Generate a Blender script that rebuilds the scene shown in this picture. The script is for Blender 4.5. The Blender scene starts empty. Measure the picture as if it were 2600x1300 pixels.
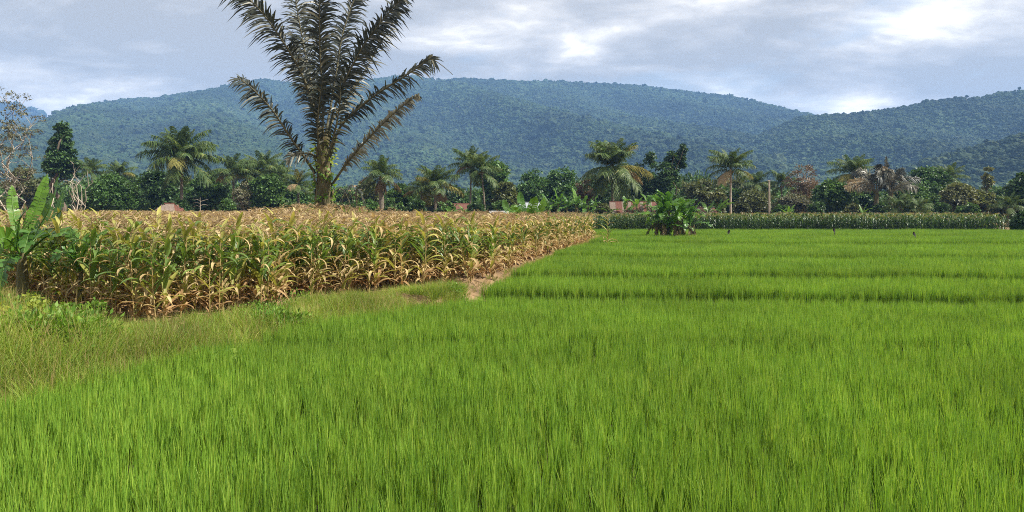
import bpy, math, random
import numpy as np
from math import sin, cos, pi, radians
from mathutils import Vector, Matrix, noise as mnoise

# ------------------------------------------------------------------ camera, sky, sun, exposure
scene = bpy.context.scene
COL = scene.collection
CAM_Z, HOR, F = 2.3, 535.0, 2000.0          # eye height, horizon row and focal length (2600 px wide frame)
cam_d = bpy.data.cameras.new('camera')
cam = bpy.data.objects.new('camera', cam_d)
COL.objects.link(cam)
cam.location = (0, 0, CAM_Z)
cam.rotation_euler = (radians(90), 0, 0)
cam_d.sensor_width = 36.0
cam_d.lens = 36.0 * F / 2600.0
cam_d.shift_y = -(650 - HOR) / 2600.0
cam_d.clip_start = 0.05
cam_d.clip_end = 20000
scene.camera = cam

SUN_DIR = Vector((0.80, -0.16, 0.86)).normalized()      # towards the sun
SUN_EL = math.asin(SUN_DIR.z)
SUN_AZ = math.atan2(SUN_DIR.x, SUN_DIR.y)
sd = bpy.data.lights.new('sun', 'SUN')
sd.energy = 5.0
sd.angle = radians(0.6)
sd.color = (1.0, 0.95, 0.86)
sun = bpy.data.objects.new('sun', sd)
COL.objects.link(sun)
sun.rotation_euler = (-SUN_DIR).to_track_quat('-Z', 'Y').to_euler()
sun.location = (60, -40, 80)

world = bpy.data.worlds.new('World')
scene.world = world
world.use_nodes = True


def build_world():
    nt = world.node_tree
    nt.nodes.clear()
    N, L = nt.nodes.new, nt.links.new
    out = N('ShaderNodeOutputWorld')
    bg = N('ShaderNodeBackground')
    bg.inputs['Strength'].default_value = 0.1
    L(bg.outputs[0], out.inputs['Surface'])
    sky = N('ShaderNodeTexSky')
    sky.sky_type = 'NISHITA'
    sky.sun_disc = False
    sky.sun_elevation = SUN_EL
    sky.sun_rotation = SUN_AZ
    sky.air_density = 1.0
    sky.dust_density = 1.5
    tc = N('ShaderNodeTexCoord')
    sep = N('ShaderNodeSeparateXYZ')
    L(tc.outputs['Generated'], sep.inputs[0])

    def m(op, a, b=None, clamp=False):
        n = N('ShaderNodeMath')
        n.operation = op
        n.use_clamp = clamp
        for i, v in enumerate((a, b)):
            if v is None:
                continue
            if isinstance(v, (int, float)):
                n.inputs[i].default_value = v
            else:
                L(v, n.inputs[i])
        return n.outputs[0]
    zc = m('ADD', m('MAXIMUM', sep.outputs['Z'], 0.0), 0.24)
    px_, py_ = m('DIVIDE', sep.outputs['X'], zc), m('DIVIDE', sep.outputs['Y'], zc)
    cmb = N('ShaderNodeCombineXYZ')
    L(px_, cmb.inputs[0])
    L(py_, cmb.inputs[1])

    def noise(scale, detail, rough, off, dist=0.0, sx=1.0, sy=1.0):
        mp = N('ShaderNodeMapping')
        mp.inputs['Location'].default_value = off
        mp.inputs['Scale'].default_value = (sx, sy, 1)
        L(cmb.outputs[0], mp.inputs['Vector'])
        n = N('ShaderNodeTexNoise')
        n.inputs['Scale'].default_value = scale
        n.inputs['Detail'].default_value = detail
        n.inputs['Roughness'].default_value = rough
        n.inputs['Distortion'].default_value = dist
        L(mp.outputs[0], n.inputs['Vector'])
        return n.outputs['Fac']
    big = noise(1.3, 3, 0.5, (9.9, 7.7, 0.4), 0.3)
    mid = noise(2.6, 10, 0.55, (11.3, 9.9, 1.7), 0.35, 0.85, 1.1)
    fine = noise(14.0, 8, 0.6, (5.3, 8.2, 4.1), 0.5, 0.7, 1.0)
    v = m('ADD', m('ADD', m('MULTIPLY', big, 0.50), m('MULTIPLY', mid, 0.56)), m('MULTIPLY', fine, 0.11))
    ramp = N('ShaderNodeValToRGB')
    L(v, ramp.inputs[0])
    e = ramp.color_ramp.elements
    e[0].position, e[0].color = 0.51, (0.28, 0.29, 0.305, 1)
    e[1].position, e[1].color = 0.73, (1.0, 1.0, 1.0, 1)
    a = e.new(0.57); a.color = (0.36, 0.37, 0.39, 1)
    a = e.new(0.63); a.color = (0.50, 0.505, 0.515, 1)
    a = e.new(0.68); a.color = (0.74, 0.74, 0.74, 1)
    mul = N('ShaderNodeMix'); mul.data_type = 'RGBA'; mul.blend_type = 'MULTIPLY'
    mul.inputs['Factor'].default_value = 1.0
    L(ramp.outputs[0], mul.inputs['A'])
    mul.inputs['B'].default_value = (10.4, 9.7, 8.7, 1)
    gap = noise(1.1, 6, 0.55, (1.7, 4.4, 9.3), 0.3)
    cover = N('ShaderNodeMapRange')
    cover.inputs['From Min'].default_value = 0.33
    cover.inputs['From Max'].default_value = 0.43
    cover.inputs['To Min'].default_value = 0.55
    cover.inputs['To Max'].default_value = 0.98
    L(gap, cover.inputs['Value'])
    mix = N('ShaderNodeMix'); mix.data_type = 'RGBA'
    L(cover.outputs[0], mix.inputs['Factor'])
    L(sky.outputs[0], mix.inputs['A'])
    L(mul.outputs['Result'], mix.inputs['B'])
    L(mix.outputs['Result'], bg.inputs['Color'])


build_world()
vs = scene.view_settings
vs.view_transform = 'Standard'
vs.look = 'None'
vs.exposure = 1.05
vs.gamma = 1.0
vs.use_curve_mapping = False
cy = scene.cycles
cy.use_denoising = False
cy.filter_width = 1.0
cy.max_bounces = 5
cy.diffuse_bounces = 3
cy.glossy_bounces = 2
cy.transmission_bounces = 4
cy.volume_bounces = 0
cy.transparent_max_bounces = 8
cy.caustics_reflective = False
cy.caustics_refractive = False
cy.sample_clamp_indirect = 4.0

# ------------------------------------------------------------------ helpers
RNG = np.random.default_rng(7)


def gx(px, d):
    return (px - 1300.0) / F * d


def gz(py, d):
    return CAM_Z - (py - HOR) / F * d


def P(px, py, d):
    return np.array([gx(px, d), d, gz(py, d)])


class MB:
    """collects geometry for one mesh"""
    def __init__(s):
        s.v, s.f, s.m, s.n = [], [], [], 0

    def add(s, v, f, mat=0):
        v = np.asarray(v, float).reshape(-1, 3)
        f = np.asarray(f, int)
        s.v.append(v)
        s.f.append((f + s.n, mat))
        s.n += len(v)
        return s

    def mesh(s, name, mats, smooth=False):
        me = bpy.data.meshes.new(name)
        V = np.concatenate(s.v).astype(np.float32)
        me.vertices.add(len(V))
        me.vertices.foreach_set('co', V.ravel())
        loops, starts, mi, p = [], [], [], 0
        for f, mt in s.f:
            k = f.shape[1]
            loops.append(f.ravel())
            starts.append(p + np.arange(len(f)) * k)
            mi.append(np.full(len(f), mt))
            p += f.size
        lp = np.concatenate(loops).astype(np.int32)
        st = np.concatenate(starts).astype(np.int32)
        me.loops.add(len(lp))
        me.loops.foreach_set('vertex_index', lp)
        me.polygons.add(len(st))
        me.polygons.foreach_set('loop_start', st)
        me.polygons.foreach_set('material_index', np.concatenate(mi).astype(np.int32))
        if smooth:
            me.polygons.foreach_set('use_smooth', np.ones(len(st), bool))
        for mt in (mats if isinstance(mats, (list, tuple)) else [mats]):
            me.materials.append(mt)
        me.update(calc_edges=True)
        return me


def link(name, me, parent=None):
    o = bpy.data.objects.new(name, me)
    COL.objects.link(o)
    if parent is not None:
        o.parent = parent
    return o


def tag(o, label=None, cat=None, group=None, kind=None):
    if label: o['label'] = label
    if cat: o['category'] = cat
    if group: o['group'] = group
    if kind: o['kind'] = kind
    return o


def thing(name, label, cat, loc=(0, 0, 0), rz=0.0, group=None):
    o = bpy.data.objects.new(name, None)
    o.empty_display_size = 0.2
    COL.objects.link(o)
    o.location = tuple(float(c) for c in loc)
    o.rotation_euler = (0, 0, rz)
    return tag(o, label, cat, group)


def unit(a):
    a = np.asarray(a, float)
    return a / (np.linalg.norm(a, axis=-1, keepdims=True) + 1e-9)


def frames(pts, ref=(0.13, 0.21, 1.0)):
    pts = np.asarray(pts, float)
    t = unit(np.gradient(pts, axis=0))
    r = np.asarray(ref, float)
    s = np.cross(t, r)
    bad = np.linalg.norm(s, axis=1) < 0.05
    s[bad] = np.cross(t[bad], (1, 0.1, 0))
    s = unit(s)
    n = unit(np.cross(s, t))
    return t, s, n


def tube(mb, pts, rad, sides=6, mat=0, cap=True, rough=0.0, rng=RNG):
    pts = np.asarray(pts, float)
    k = len(pts)
    rad = np.broadcast_to(np.asarray(rad, float), (k,))
    t, s, n = frames(pts)
    a = np.arange(sides) / sides * 2 * pi
    rr = rad[:, None] * (1 + rough * rng.uniform(-1, 1, (k, sides)))
    v = pts[:, None] + rr[..., None] * (np.cos(a)[None, :, None] * s[:, None] + np.sin(a)[None, :, None] * n[:, None])
    i = np.arange(k - 1)[:, None] * sides
    j = np.arange(sides)[None]
    j2 = (j + 1) % sides
    f = np.stack([i + j, i + j2, i + sides + j2, i + sides + j], -1).reshape(-1, 4)
    mb.add(v, f, mat)
    if cap:
        mb.add(np.vstack([v[-1], pts[-1:]]), [[q, (q + 1) % sides, sides] for q in range(sides)], mat)


def strip(mb, pts, w, side, nrm=None, fold=0.0, mat=0):
    """leaf blade along pts: half widths w, side vectors, optional V fold"""
    pts = np.asarray(pts, float)
    w = np.asarray(w, float)[:, None]
    side = np.asarray(side, float)
    k = len(pts)
    if fold == 0.0:
        v = np.stack([pts - side * w, pts + side * w], 1).reshape(-1, 3)
        i = np.arange(k - 1) * 2
        mb.add(v, np.stack([i, i + 1, i + 3, i + 2], 1), mat)
    else:
        up = nrm * w * fold
        v = np.stack([pts - side * w + up, pts, pts + side * w + up], 1).reshape(-1, 3)
        i = np.arange(k - 1) * 3
        f = np.concatenate([np.stack([i, i + 1, i + 4, i + 3], 1), np.stack([i + 1, i + 2, i + 5, i + 4], 1)])
        mb.add(v, f, mat)


def diamonds(mb, p, d, n, ln, wd, mat=0):
    """vectorised pointed leaves: base p, direction d, normal n"""
    s = unit(np.cross(d, n))
    ln, wd = np.asarray(ln)[:, None], np.asarray(wd)[:, None]
    bend = unit(np.cross(s, d)) * ln * 0.12
    mid = p + d * ln * 0.45
    v = np.stack([p, mid + s * wd + bend, p + d * ln, mid - s * wd + bend], 1).reshape(-1, 3)
    i = np.arange(len(p)) * 4
    mb.add(v, np.stack([i, i + 1, i + 2, i + 3], 1), mat)


def catmull(ctrl, n):
    c = np.asarray(ctrl, float)
    c = np.vstack([2 * c[0] - c[1], c, 2 * c[-1] - c[-2]])
    ts = np.linspace(0, len(c) - 3 - 1e-6, n)
    out = []
    for t in ts:
        i = int(t); u = t - i
        p0, p1, p2, p3 = c[i], c[i + 1], c[i + 2], c[i + 3]
        out.append(0.5 * (2 * p1 + (p2 - p0) * u + (2 * p0 - 5 * p1 + 4 * p2 - p3) * u * u + (3 * p1 - p0 - 3 * p2 + p3) * u ** 3))
    return np.array(out)


# ------------------------------------------------------------------ materials
def new_mat(name):
    mt = bpy.data.materials.new(name)
    mt.use_nodes = True
    mt.node_tree.nodes.clear()
    return mt, mt.node_tree.nodes.new, mt.node_tree.links.new


def leaf_mat(name, cols, trans=0.3, rough=0.5, spec=0.25, big=0.25, big_scale=0.4, obj_rand=0.0, tcol=None):
    """foliage: every leaf picks a tone out of cols; slow drift over the plant; light comes through"""
    mt, N, L = new_mat(name)
    out = N('ShaderNodeOutputMaterial')
    geo = N('ShaderNodeNewGeometry')
    ramp = N('ShaderNodeValToRGB')
    e = ramp.color_ramp.elements
    k = len(cols)
    e[0].color = (*cols[0], 1); e[0].position = 0.0
    e[1].color = (*cols[-1], 1); e[1].position = 1.0
    for i in range(1, k - 1):
        q = e.new(i / (k - 1)); q.color = (*cols[i], 1)
    fac = geo.outputs['Random Per Island']
    if obj_rand:
        oi = N('ShaderNodeObjectInfo')
        mx = N('ShaderNodeMix')
        mx.inputs['Factor'].default_value = obj_rand
        L(fac, mx.inputs['A']); L(oi.outputs['Random'], mx.inputs['B'])
        fac = mx.outputs['Result']
    L(fac, ramp.inputs[0])
    nz = N('ShaderNodeTexNoise')
    nz.inputs['Scale'].default_value = big_scale
    nz.inputs['Detail'].default_value = 3
    L(geo.outputs['Position'], nz.inputs['Vector'])
    mr = N('ShaderNodeMapRange')
    mr.inputs['From Min'].default_value = 0.3; mr.inputs['From Max'].default_value = 0.7
    mr.inputs['To Min'].default_value = 1 - big; mr.inputs['To Max'].default_value = 1 + big
    L(nz.outputs['Fac'], mr.inputs['Value'])
    hs = N('ShaderNodeHueSaturation')
    L(ramp.outputs[0], hs.inputs['Color']); L(mr.outputs[0], hs.inputs['Value'])
    bs = N('ShaderNodeBsdfPrincipled')
    bs.inputs['Roughness'].default_value = rough
    bs.inputs['Specular IOR Level'].default_value = spec
    L(hs.outputs[0], bs.inputs['Base Color'])
    if trans > 0:
        tr = N('ShaderNodeBsdfTranslucent')
        tm = N('ShaderNodeMix'); tm.data_type = 'RGBA'; tm.blend_type = 'MULTIPLY'
        tm.inputs['Factor'].default_value = 1.0
        tm.inputs['B'].default_value = (*(tcol or (1.5, 1.45, 0.7)), 1)
        L(hs.outputs[0], tm.inputs['A'])
        L(tm.outputs['Result'], tr.inputs['Color'])
        ms = N('ShaderNodeMixShader')
        ms.inputs[0].default_value = trans
        L(bs.outputs[0], ms.inputs[1]); L(tr.outputs[0], ms.inputs[2])
        L(ms.outputs[0], out.inputs['Surface'])
    else:
        L(bs.outputs[0], out.inputs['Surface'])
    return mt


def rough_mat(name, c1, c2, scale=3.0, rough=0.85, bump=0.4, stretch=(1, 1, 1), c3=None, detail=6, bscale=None):
    mt, N, L = new_mat(name)
    out = N('ShaderNodeOutputMaterial')
    tc = N('ShaderNodeTexCoord')
    mp = N('ShaderNodeMapping')
    mp.inputs['Scale'].default_value = stretch
    L(tc.outputs['Object'], mp.inputs['Vector'])
    nz = N('ShaderNodeTexNoise')
    nz.inputs['Scale'].default_value = scale
    nz.inputs['Detail'].default_value = detail
    nz.inputs['Roughness'].default_value = 0.65
    L(mp.outputs[0], nz.inputs['Vector'])
    ramp = N('ShaderNodeValToRGB')
    e = ramp.color_ramp.elements
    e[0].position, e[0].color = 0.32, (*c1, 1)
    e[1].position, e[1].color = 0.68, (*c2, 1)
    if c3:
        q = e.new(0.5); q.color = (*c3, 1)
    L(nz.outputs['Fac'], ramp.inputs[0])
    bs = N('ShaderNodeBsdfPrincipled')
    bs.inputs['Roughness'].default_value = rough
    bs.inputs['Specular IOR Level'].default_value = 0.2
    L(ramp.outputs[0], bs.inputs['Base Color'])
    n2 = N('ShaderNodeTexNoise')
    n2.inputs['Scale'].default_value = bscale or scale * 3
    n2.inputs['Detail'].default_value = 5
    L(mp.outputs[0], n2.inputs['Vector'])
    bp = N('ShaderNodeBump')
    bp.inputs['Strength'].default_value = bump
    bp.inputs['Distance'].default_value = 0.05
    L(n2.outputs['Fac'], bp.inputs['Height'])
    L(bp.outputs[0], bs.inputs['Normal'])
    L(bs.outputs[0], out.inputs['Surface'])
    return mt


M = {}
M['soil'] = rough_mat('soil', (0.10, 0.065, 0.035), (0.30, 0.20, 0.11), 0.9, 0.95, 0.8, c3=(0.20, 0.13, 0.07), bscale=9)
M['mud'] = rough_mat('paddy_mud', (0.022, 0.024, 0.012), (0.05, 0.045, 0.024), 2.0, 0.45, 0.5, bscale=9)
M['hill_floor'] = rough_mat('hill_floor', (0.025, 0.04, 0.014), (0.06, 0.075, 0.03), 0.02, 0.95, 0.2)
M['rice'] = leaf_mat('rice', [(0.028, 0.085, 0.016), (0.125, 0.24, 0.027), (0.195, 0.32, 0.038), (0.33, 0.41, 0.07)], 0.36, 0.5, 0.2, 0.18, 0.35, 0.3, (1.3, 1.3, 0.7))  # the darkest blade tone paints in the shaded gaps between blades
M['bank'] = leaf_mat('bank_grass', [(0.09, 0.18, 0.03), (0.16, 0.26, 0.038), (0.24, 0.32, 0.05), (0.36, 0.36, 0.09)], 0.35, 0.55, 0.2, 0.3, 0.8, 0.35)
M['weed'] = leaf_mat('weed', [(0.07, 0.15, 0.022), (0.11, 0.21, 0.026), (0.17, 0.28, 0.035)], 0.35, 0.5, 0.2, 0.3, 1.5, 0.2)
M['weed_y'] = leaf_mat('yellow_weed', [(0.12, 0.18, 0.02), (0.20, 0.26, 0.03), (0.28, 0.30, 0.04)], 0.35, 0.5, 0.2, 0.3, 1.5, 0.2)
M['straw_grass'] = leaf_mat('straw_grass', [(0.22, 0.17, 0.07), (0.33, 0.25, 0.11), (0.26, 0.24, 0.08)], 0.3, 0.7, 0.1, 0.2, 0.8, 0.3)
M['corn_g'] = leaf_mat('corn_green', [(0.05, 0.105, 0.025), (0.10, 0.165, 0.035), (0.17, 0.225, 0.05)], 0.32, 0.42, 0.35, 0.2, 0.9, 0.45)
M['corn_y'] = leaf_mat('corn_yellowing', [(0.15, 0.19, 0.04), (0.27, 0.28, 0.065), (0.45, 0.40, 0.12)], 0.35, 0.5, 0.25, 0.2, 0.9, 0.45, (1.3, 1.2, 0.7))
M['corn_d'] = leaf_mat('corn_dry', [(0.24, 0.165, 0.075), (0.42, 0.32, 0.155), (0.58, 0.47, 0.25)], 0.3, 0.7, 0.12, 0.2, 0.9, 0.45, (1.2, 1.05, 0.8))
M['corn_t'] = leaf_mat('corn_tassel', [(0.26, 0.19, 0.11), (0.38, 0.285, 0.17), (0.48, 0.38, 0.24)], 0.2, 0.8, 0.1, 0.2, 0.9, 0.5, (1.2, 1.05, 0.8))
M['corn_far'] = leaf_mat('corn_far_green', [(0.022, 0.055, 0.018), (0.05, 0.10, 0.03), (0.14, 0.20, 0.075)], 0.22, 0.4, 0.4, 0.2, 0.4, 0.3)  # the palest leaf tone paints in speckled highlights on the leaves
M['corn_b'] = leaf_mat('corn_brown', [(0.16, 0.095, 0.045), (0.28, 0.175, 0.082), (0.42, 0.29, 0.145)], 0.25, 0.75, 0.1, 0.2, 0.9, 0.45, (1.2, 1.0, 0.7))
M['stalk'] = rough_mat('corn_stalk', (0.22, 0.16, 0.06), (0.40, 0.29, 0.12), 6, 0.7, 0.2)
M['banana'] = leaf_mat('banana_leaf', [(0.07, 0.16, 0.02), (0.10, 0.21, 0.025), (0.13, 0.25, 0.03)], 0.34, 0.38, 0.4, 0.15, 2.0, 0.4, (1.5, 1.4, 0.5))
M['banana_d'] = leaf_mat('banana_dark', [(0.035, 0.10, 0.02), (0.06, 0.145, 0.025), (0.10, 0.20, 0.035)], 0.3, 0.38, 0.4, 0.2, 2.0, 0.4)
M['banana_dry'] = leaf_mat('banana_dry', [(0.055, 0.038, 0.022), (0.11, 0.078, 0.045), (0.20, 0.15, 0.085)], 0.2, 0.8, 0.1, 0.2, 2.0, 0.4)
M['banana_stem'] = rough_mat('banana_stem', (0.06, 0.05, 0.025), (0.17, 0.15, 0.06), 3, 0.6, 0.3, (4, 4, 0.6))
M['palm'] = leaf_mat('palm_leaf', [(0.035, 0.07, 0.018), (0.065, 0.11, 0.026), (0.13, 0.165, 0.05)], 0.25, 0.5, 0.25, 0.2, 0.5, 0.3)
M['palm_y'] = leaf_mat('palm_leaf_yellow', [(0.13, 0.135, 0.03), (0.20, 0.185, 0.045), (0.24, 0.21, 0.06)], 0.25, 0.5, 0.3, 0.2, 0.5, 0.3)
M['palm_dry'] = leaf_mat('palm_leaf_dry', [(0.16, 0.115, 0.06), (0.25, 0.18, 0.10), (0.22, 0.18, 0.10)], 0.15, 0.7, 0.15, 0.2, 0.5, 0.3)
M['sago'] = leaf_mat('sago_leaf', [(0.016, 0.021, 0.016), (0.028, 0.035, 0.025), (0.055, 0.063, 0.046)], 0.06, 0.5, 0.35, 0.25, 0.5, 0.2, (1.2, 1.2, 0.8))
M['sago_pale'] = leaf_mat('sago_leaf_pale', [(0.10, 0.10, 0.07), (0.17, 0.165, 0.115), (0.25, 0.235, 0.17)], 0.2, 0.45, 0.5, 0.2, 0.5, 0.2, (1.1, 1.05, 0.8))
M['rachis'] = rough_mat('palm_rachis', (0.055, 0.052, 0.03), (0.13, 0.115, 0.06), 4, 0.6, 0.2)
M['palm_rachis'] = rough_mat('green_rachis', (0.06, 0.08, 0.025), (0.12, 0.13, 0.045), 4, 0.6, 0.1)
M['bark'] = rough_mat('bark', (0.055, 0.042, 0.03), (0.16, 0.125, 0.085), 3, 0.9, 0.7, (3, 3, 0.7))
M['bark_pale'] = rough_mat('bark_pale', (0.22, 0.185, 0.14), (0.46, 0.40, 0.32), 3, 0.85, 0.4, (3, 3, 0.7))
M['palm_trunk'] = rough_mat('palm_trunk', (0.09, 0.075, 0.055), (0.21, 0.175, 0.13), 2, 0.9, 0.5, (1, 1, 5))
M['sago_trunk'] = rough_mat('sago_trunk', (0.05, 0.042, 0.022), (0.22, 0.16, 0.09), 2.5, 0.85, 0.8, (3, 3, 0.8), c3=(0.10, 0.09, 0.04))


def tree_mat(name, c, t=0.22):
    c = np.array(c)
    return leaf_mat(name, [tuple(c * 0.6), tuple(c * 1.1), tuple(c * 2.0)], t, 0.5, 0.3, 0.3, 0.25, 0.1)


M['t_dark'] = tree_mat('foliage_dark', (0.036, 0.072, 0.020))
M['t_mid'] = tree_mat('foliage_mid', (0.052, 0.100, 0.023))
M['t_bright'] = tree_mat('foliage_bright', (0.044, 0.092, 0.020))
M['t_olive'] = tree_mat('foliage_olive', (0.075, 0.088, 0.030))
M['t_pale'] = tree_mat('foliage_pale', (0.105, 0.115, 0.050))
M['t_brown'] = tree_mat('foliage_brown', (0.11, 0.075, 0.05))
M['t_grey'] = tree_mat('foliage_grey', (0.095, 0.095, 0.055))
M['forest'] = leaf_mat('forest_crown', [(0.013, 0.028, 0.013), (0.021, 0.041, 0.018), (0.031, 0.053, 0.022), (0.054, 0.072, 0.032)], 0.0, 0.8, 0.1, 0.5, 0.006, 0.6)
M['forest_trunk'] = rough_mat('forest_trunk', (0.4, 0.36, 0.3), (0.6, 0.56, 0.48), 1, 0.9, 0.1)
M['rust_a'] = rough_mat('rust_sheet', (0.07, 0.028, 0.02), (0.17, 0.07, 0.045), 2.5, 0.7, 0.2)
M['rust_b'] = rough_mat('faded_sheet', (0.11, 0.08, 0.06), (0.22, 0.17, 0.14), 2.5, 0.65, 0.2)
M['rust_c'] = rough_mat('red_sheet', (0.085, 0.036, 0.026), (0.16, 0.07, 0.05), 2.0, 0.65, 0.2)
M['zinc'] = rough_mat('zinc_sheet', (0.25, 0.27, 0.29), (0.42, 0.44, 0.46), 2.0, 0.5, 0.2)
M['wood'] = rough_mat('old_wood', (0.05, 0.035, 0.025), (0.14, 0.10, 0.07), 3, 0.85, 0.4, (6, 6, 0.8))
M['white_wall'] = rough_mat('white_wall', (0.5, 0.5, 0.48), (0.7, 0.7, 0.68), 1.2, 0.8, 0.1)
M['black_cloth'] = rough_mat('black_cloth', (0.012, 0.012, 0.014), (0.03, 0.03, 0.03), 6, 0.9, 0.2)

# ------------------------------------------------------------------ the lie of the land
# outline of the maize field, front edge then right edge (metres; x right, y away from the eye)
FRONT = np.array([(-26, 25.5), (-12.7, 19.4), (-7.9, 14.5), (-6.2, 13.6), (-5.2, 15.7), (-3.95, 18.3), (-1.3, 21.2)])
RIGHT = np.array([(-1.3, 21.2), (-0.5, 24.2), (1.2, 33.0), (3.1, 41.0), (4.6, 47.0), (5.6, 51.0)])
CORN_POLY = np.vstack([FRONT, RIGHT[1:], [(4, 57), (-22, 70), (-66, 72), (-66, 40)]])
# border of the rice on its left side
RICE_EDGE = np.array([(-8.6, 0.0), (-7.4, 5.0), (-6.15, 9.4), (-5.4, 12.0), (-4.65, 14.0), (-3.45, 16.6), (-1.3, 19.3), (-0.95, 20.0),
                      (-0.12, 24.2), (1.62, 33.0), (3.5, 41.0), (5.0, 47.0), (6.0, 51.0), (6.6, 58.0), (4.5, 66.0), (4.5, 90.0)])
BUND = [13.5, 19.9, 24.4, 32.7, 43.5, 53.5]
LEVEL = [-0.31, -0.26, -0.08, 0.05, 0.15, 0.27, 0.33]


def bund_y(b, x):
    return b - 0.05 * (x - 1.0) * (b / 20.0) ** 0.3 + 0.22 * np.sin(x * 0.31 + b) * (b / 20.0) + 0.1 * np.sin(x * 1.13 + 2 * b)


def rice_left(y):
    return np.interp(y, RICE_EDGE[:, 1], RICE_EDGE[:, 0])


def corn_front(x):
    return np.interp(x, FRONT[:, 0], FRONT[:, 1])


def inside(poly, x, y):
    x, y = np.asarray(x, float), np.asarray(y, float)
    r = np.zeros(x.shape, bool)
    j = len(poly) - 1
    for i in range(len(poly)):
        xi, yi = poly[i]; xj, yj = poly[j]
        c = ((yi > y) != (yj > y)) & (x < (xj - xi) * (y - yi) / (yj - yi + 1e-12) + xi)
        r ^= c
        j = i
    return r


def level(x, y):
    """paddy terrace level"""
    z = np.full(np.shape(x), LEVEL[0])
    for b, l0, l1 in zip(BUND, LEVEL[:-1], LEVEL[1:]):
        z = z + (l1 - l0) * np.clip((y - bund_y(b, x)) / 0.25 + 0.5, 0, 1)
    return z


def ground_z(x, y):
    x, y = np.asarray(x, float), np.asarray(y, float)
    base = level(x, y)
    k = np.clip((rice_left(y) - x) / np.where(y < 19, 1.5, 0.6), 0, 1)
    k = k * k * (3 - 2 * k)
    bank = 0.27 + 0.04 * np.sin(x * 1.7 + 0.6) * np.sin(y * 1.3) + 0.03 * np.sin(x * 4.1 + y * 2.3)
    return base * (1 - k) + np.maximum(bank, 0.2) * k


def build_ground():
    xs = np.concatenate([[-4000, -1500, -500, -200], np.arange(-90, 90.1, 0.6), [200, 500, 1500, 4000]])
    ys = np.concatenate([[-400, -100, -20], np.arange(0, 100, 0.3), np.arange(100, 160, 4), [250, 450, 800, 1500, 3000, 3900]])
    X, Y = np.meshgrid(xs, ys)
    Z = ground_z(X, Y)
    Z = np.where(Y > 95, 0.5, Z)
    v = np.stack([X, Y, Z], -1).reshape(-1, 3)
    w = len(xs)
    i = np.arange((len(ys) - 1))[:, None] * w + np.arange(w - 1)[None]
    f = np.stack([i, i + 1, i + w + 1, i + w], -1).reshape(-1, 4)
    tag(link('ground', MB().add(v, f).mesh('ground', M['soil'])), kind='structure')


build_ground()


def build_paddies():
    """wet dark mud of the paddies, a skin over the ground"""
    ys = np.arange(1.5, 66.6, 0.3)
    u = np.concatenate([np.linspace(0, 1, 60) ** 1.6])
    x0 = rice_left(ys) - 0.02
    x1 = 0.75 * ys + 9
    X = x0[:, None] + (x1 - x0)[:, None] * u[None]
    Y = np.repeat(ys[:, None], len(u), 1)
    v = np.stack([X, Y, ground_z(X, Y) + 0.012], -1).reshape(-1, 3)
    w = len(u)
    i = np.arange(len(ys) - 1)[:, None] * w + np.arange(w - 1)[None]
    f = np.stack([i, i + 1, i + w + 1, i + w], -1).reshape(-1, 4)
    tag(link('paddy', MB().add(v, f).mesh('paddy', M['mud'])), kind='structure')


build_paddies()

# ------------------------------------------------------------------ mountains and their forest
SKY1 = [(-1500, 330), (-600, 320), (0, 318), (130, 300), (200, 292), (262, 264), (333, 252), (404, 250), (484, 237), (565, 230), (606, 212), (656, 203), (707, 207),
        (780, 216), (858, 214), (908, 207), (969, 199), (1050, 194), (1110, 207), (1171, 200), (1262, 205), (1342, 209), (1413, 207), (1484, 212), (1554, 214),
        (1635, 220), (1716, 230), (1776, 237), (1847, 246), (1897, 260), (1948, 278), (1988, 293), (2040, 303), (2200, 320), (2600, 345), (4200, 380)]
SKY2 = [(1500, 500), (1700, 430), (1850, 375), (1960, 330), (2030, 299), (2080, 296), (2140, 293), (2220, 285), (2301, 272), (2372, 257), (2443, 250), (2473, 252),
        (2523, 242), (2574, 234), (2640, 228), (2800, 215), (3400, 190), (4200, 200)]
SKY3 = [(2050, 530), (2150, 500), (2260, 462), (2360, 415), (2450, 385), (2540, 362), (2620, 345), (2800, 330), (3600, 320)]
SKY0 = [(-2600, 330), (-1500, 300), (-700, 250), (-200, 246), (0, 260), (60, 264), (136, 300), (230, 340), (600, 420)]


def ridge_field(sk, D, foot, back):
    a = np.array(sk, float)
    xr = (a[:, 0] - 1300) / F * D
    zr = CAM_Z + (HOR - a[:, 1]) / F * D

    def h(x, y):
        z = np.interp(x, xr, zr)
        wob = 60 * np.sin(x / 260.0) + 35 * np.sin(x / 97.0 + 1)
        wob = wob * (D / 2200)
        t = (y - foot - wob) / (D - foot - wob)
        up = np.clip(t, 0, 1)
        prof = 0.62 * up + 0.38 * up ** 2.0
        spur = np.sin(x / (0.058 * D) + 0.9 * np.sin(y / (0.11 * D)) + 2.0 * up) * 0.5 + 0.3 * np.sin(x / (0.021 * D) + y / (0.05 * D))
        prof = prof + spur * 0.19 * np.clip(up * (1 - up) * 4, 0, 1) * 0.8
        dn = np.clip(1 - (y - D) / back, 0, 1)
        return np.where(y <= D, z * prof, z * dn) - 4.0 * (t < 0)
    return h


H_MAIN = ridge_field(SKY1, 2200, 650, 900)
H_RIGHT = ridge_field(SKY2, 1250, 560, 700)
H_SPUR = ridge_field(SKY3, 640, 330, 260)
H_FAR = ridge_field(SKY0, 3100, 2300, 500)


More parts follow.
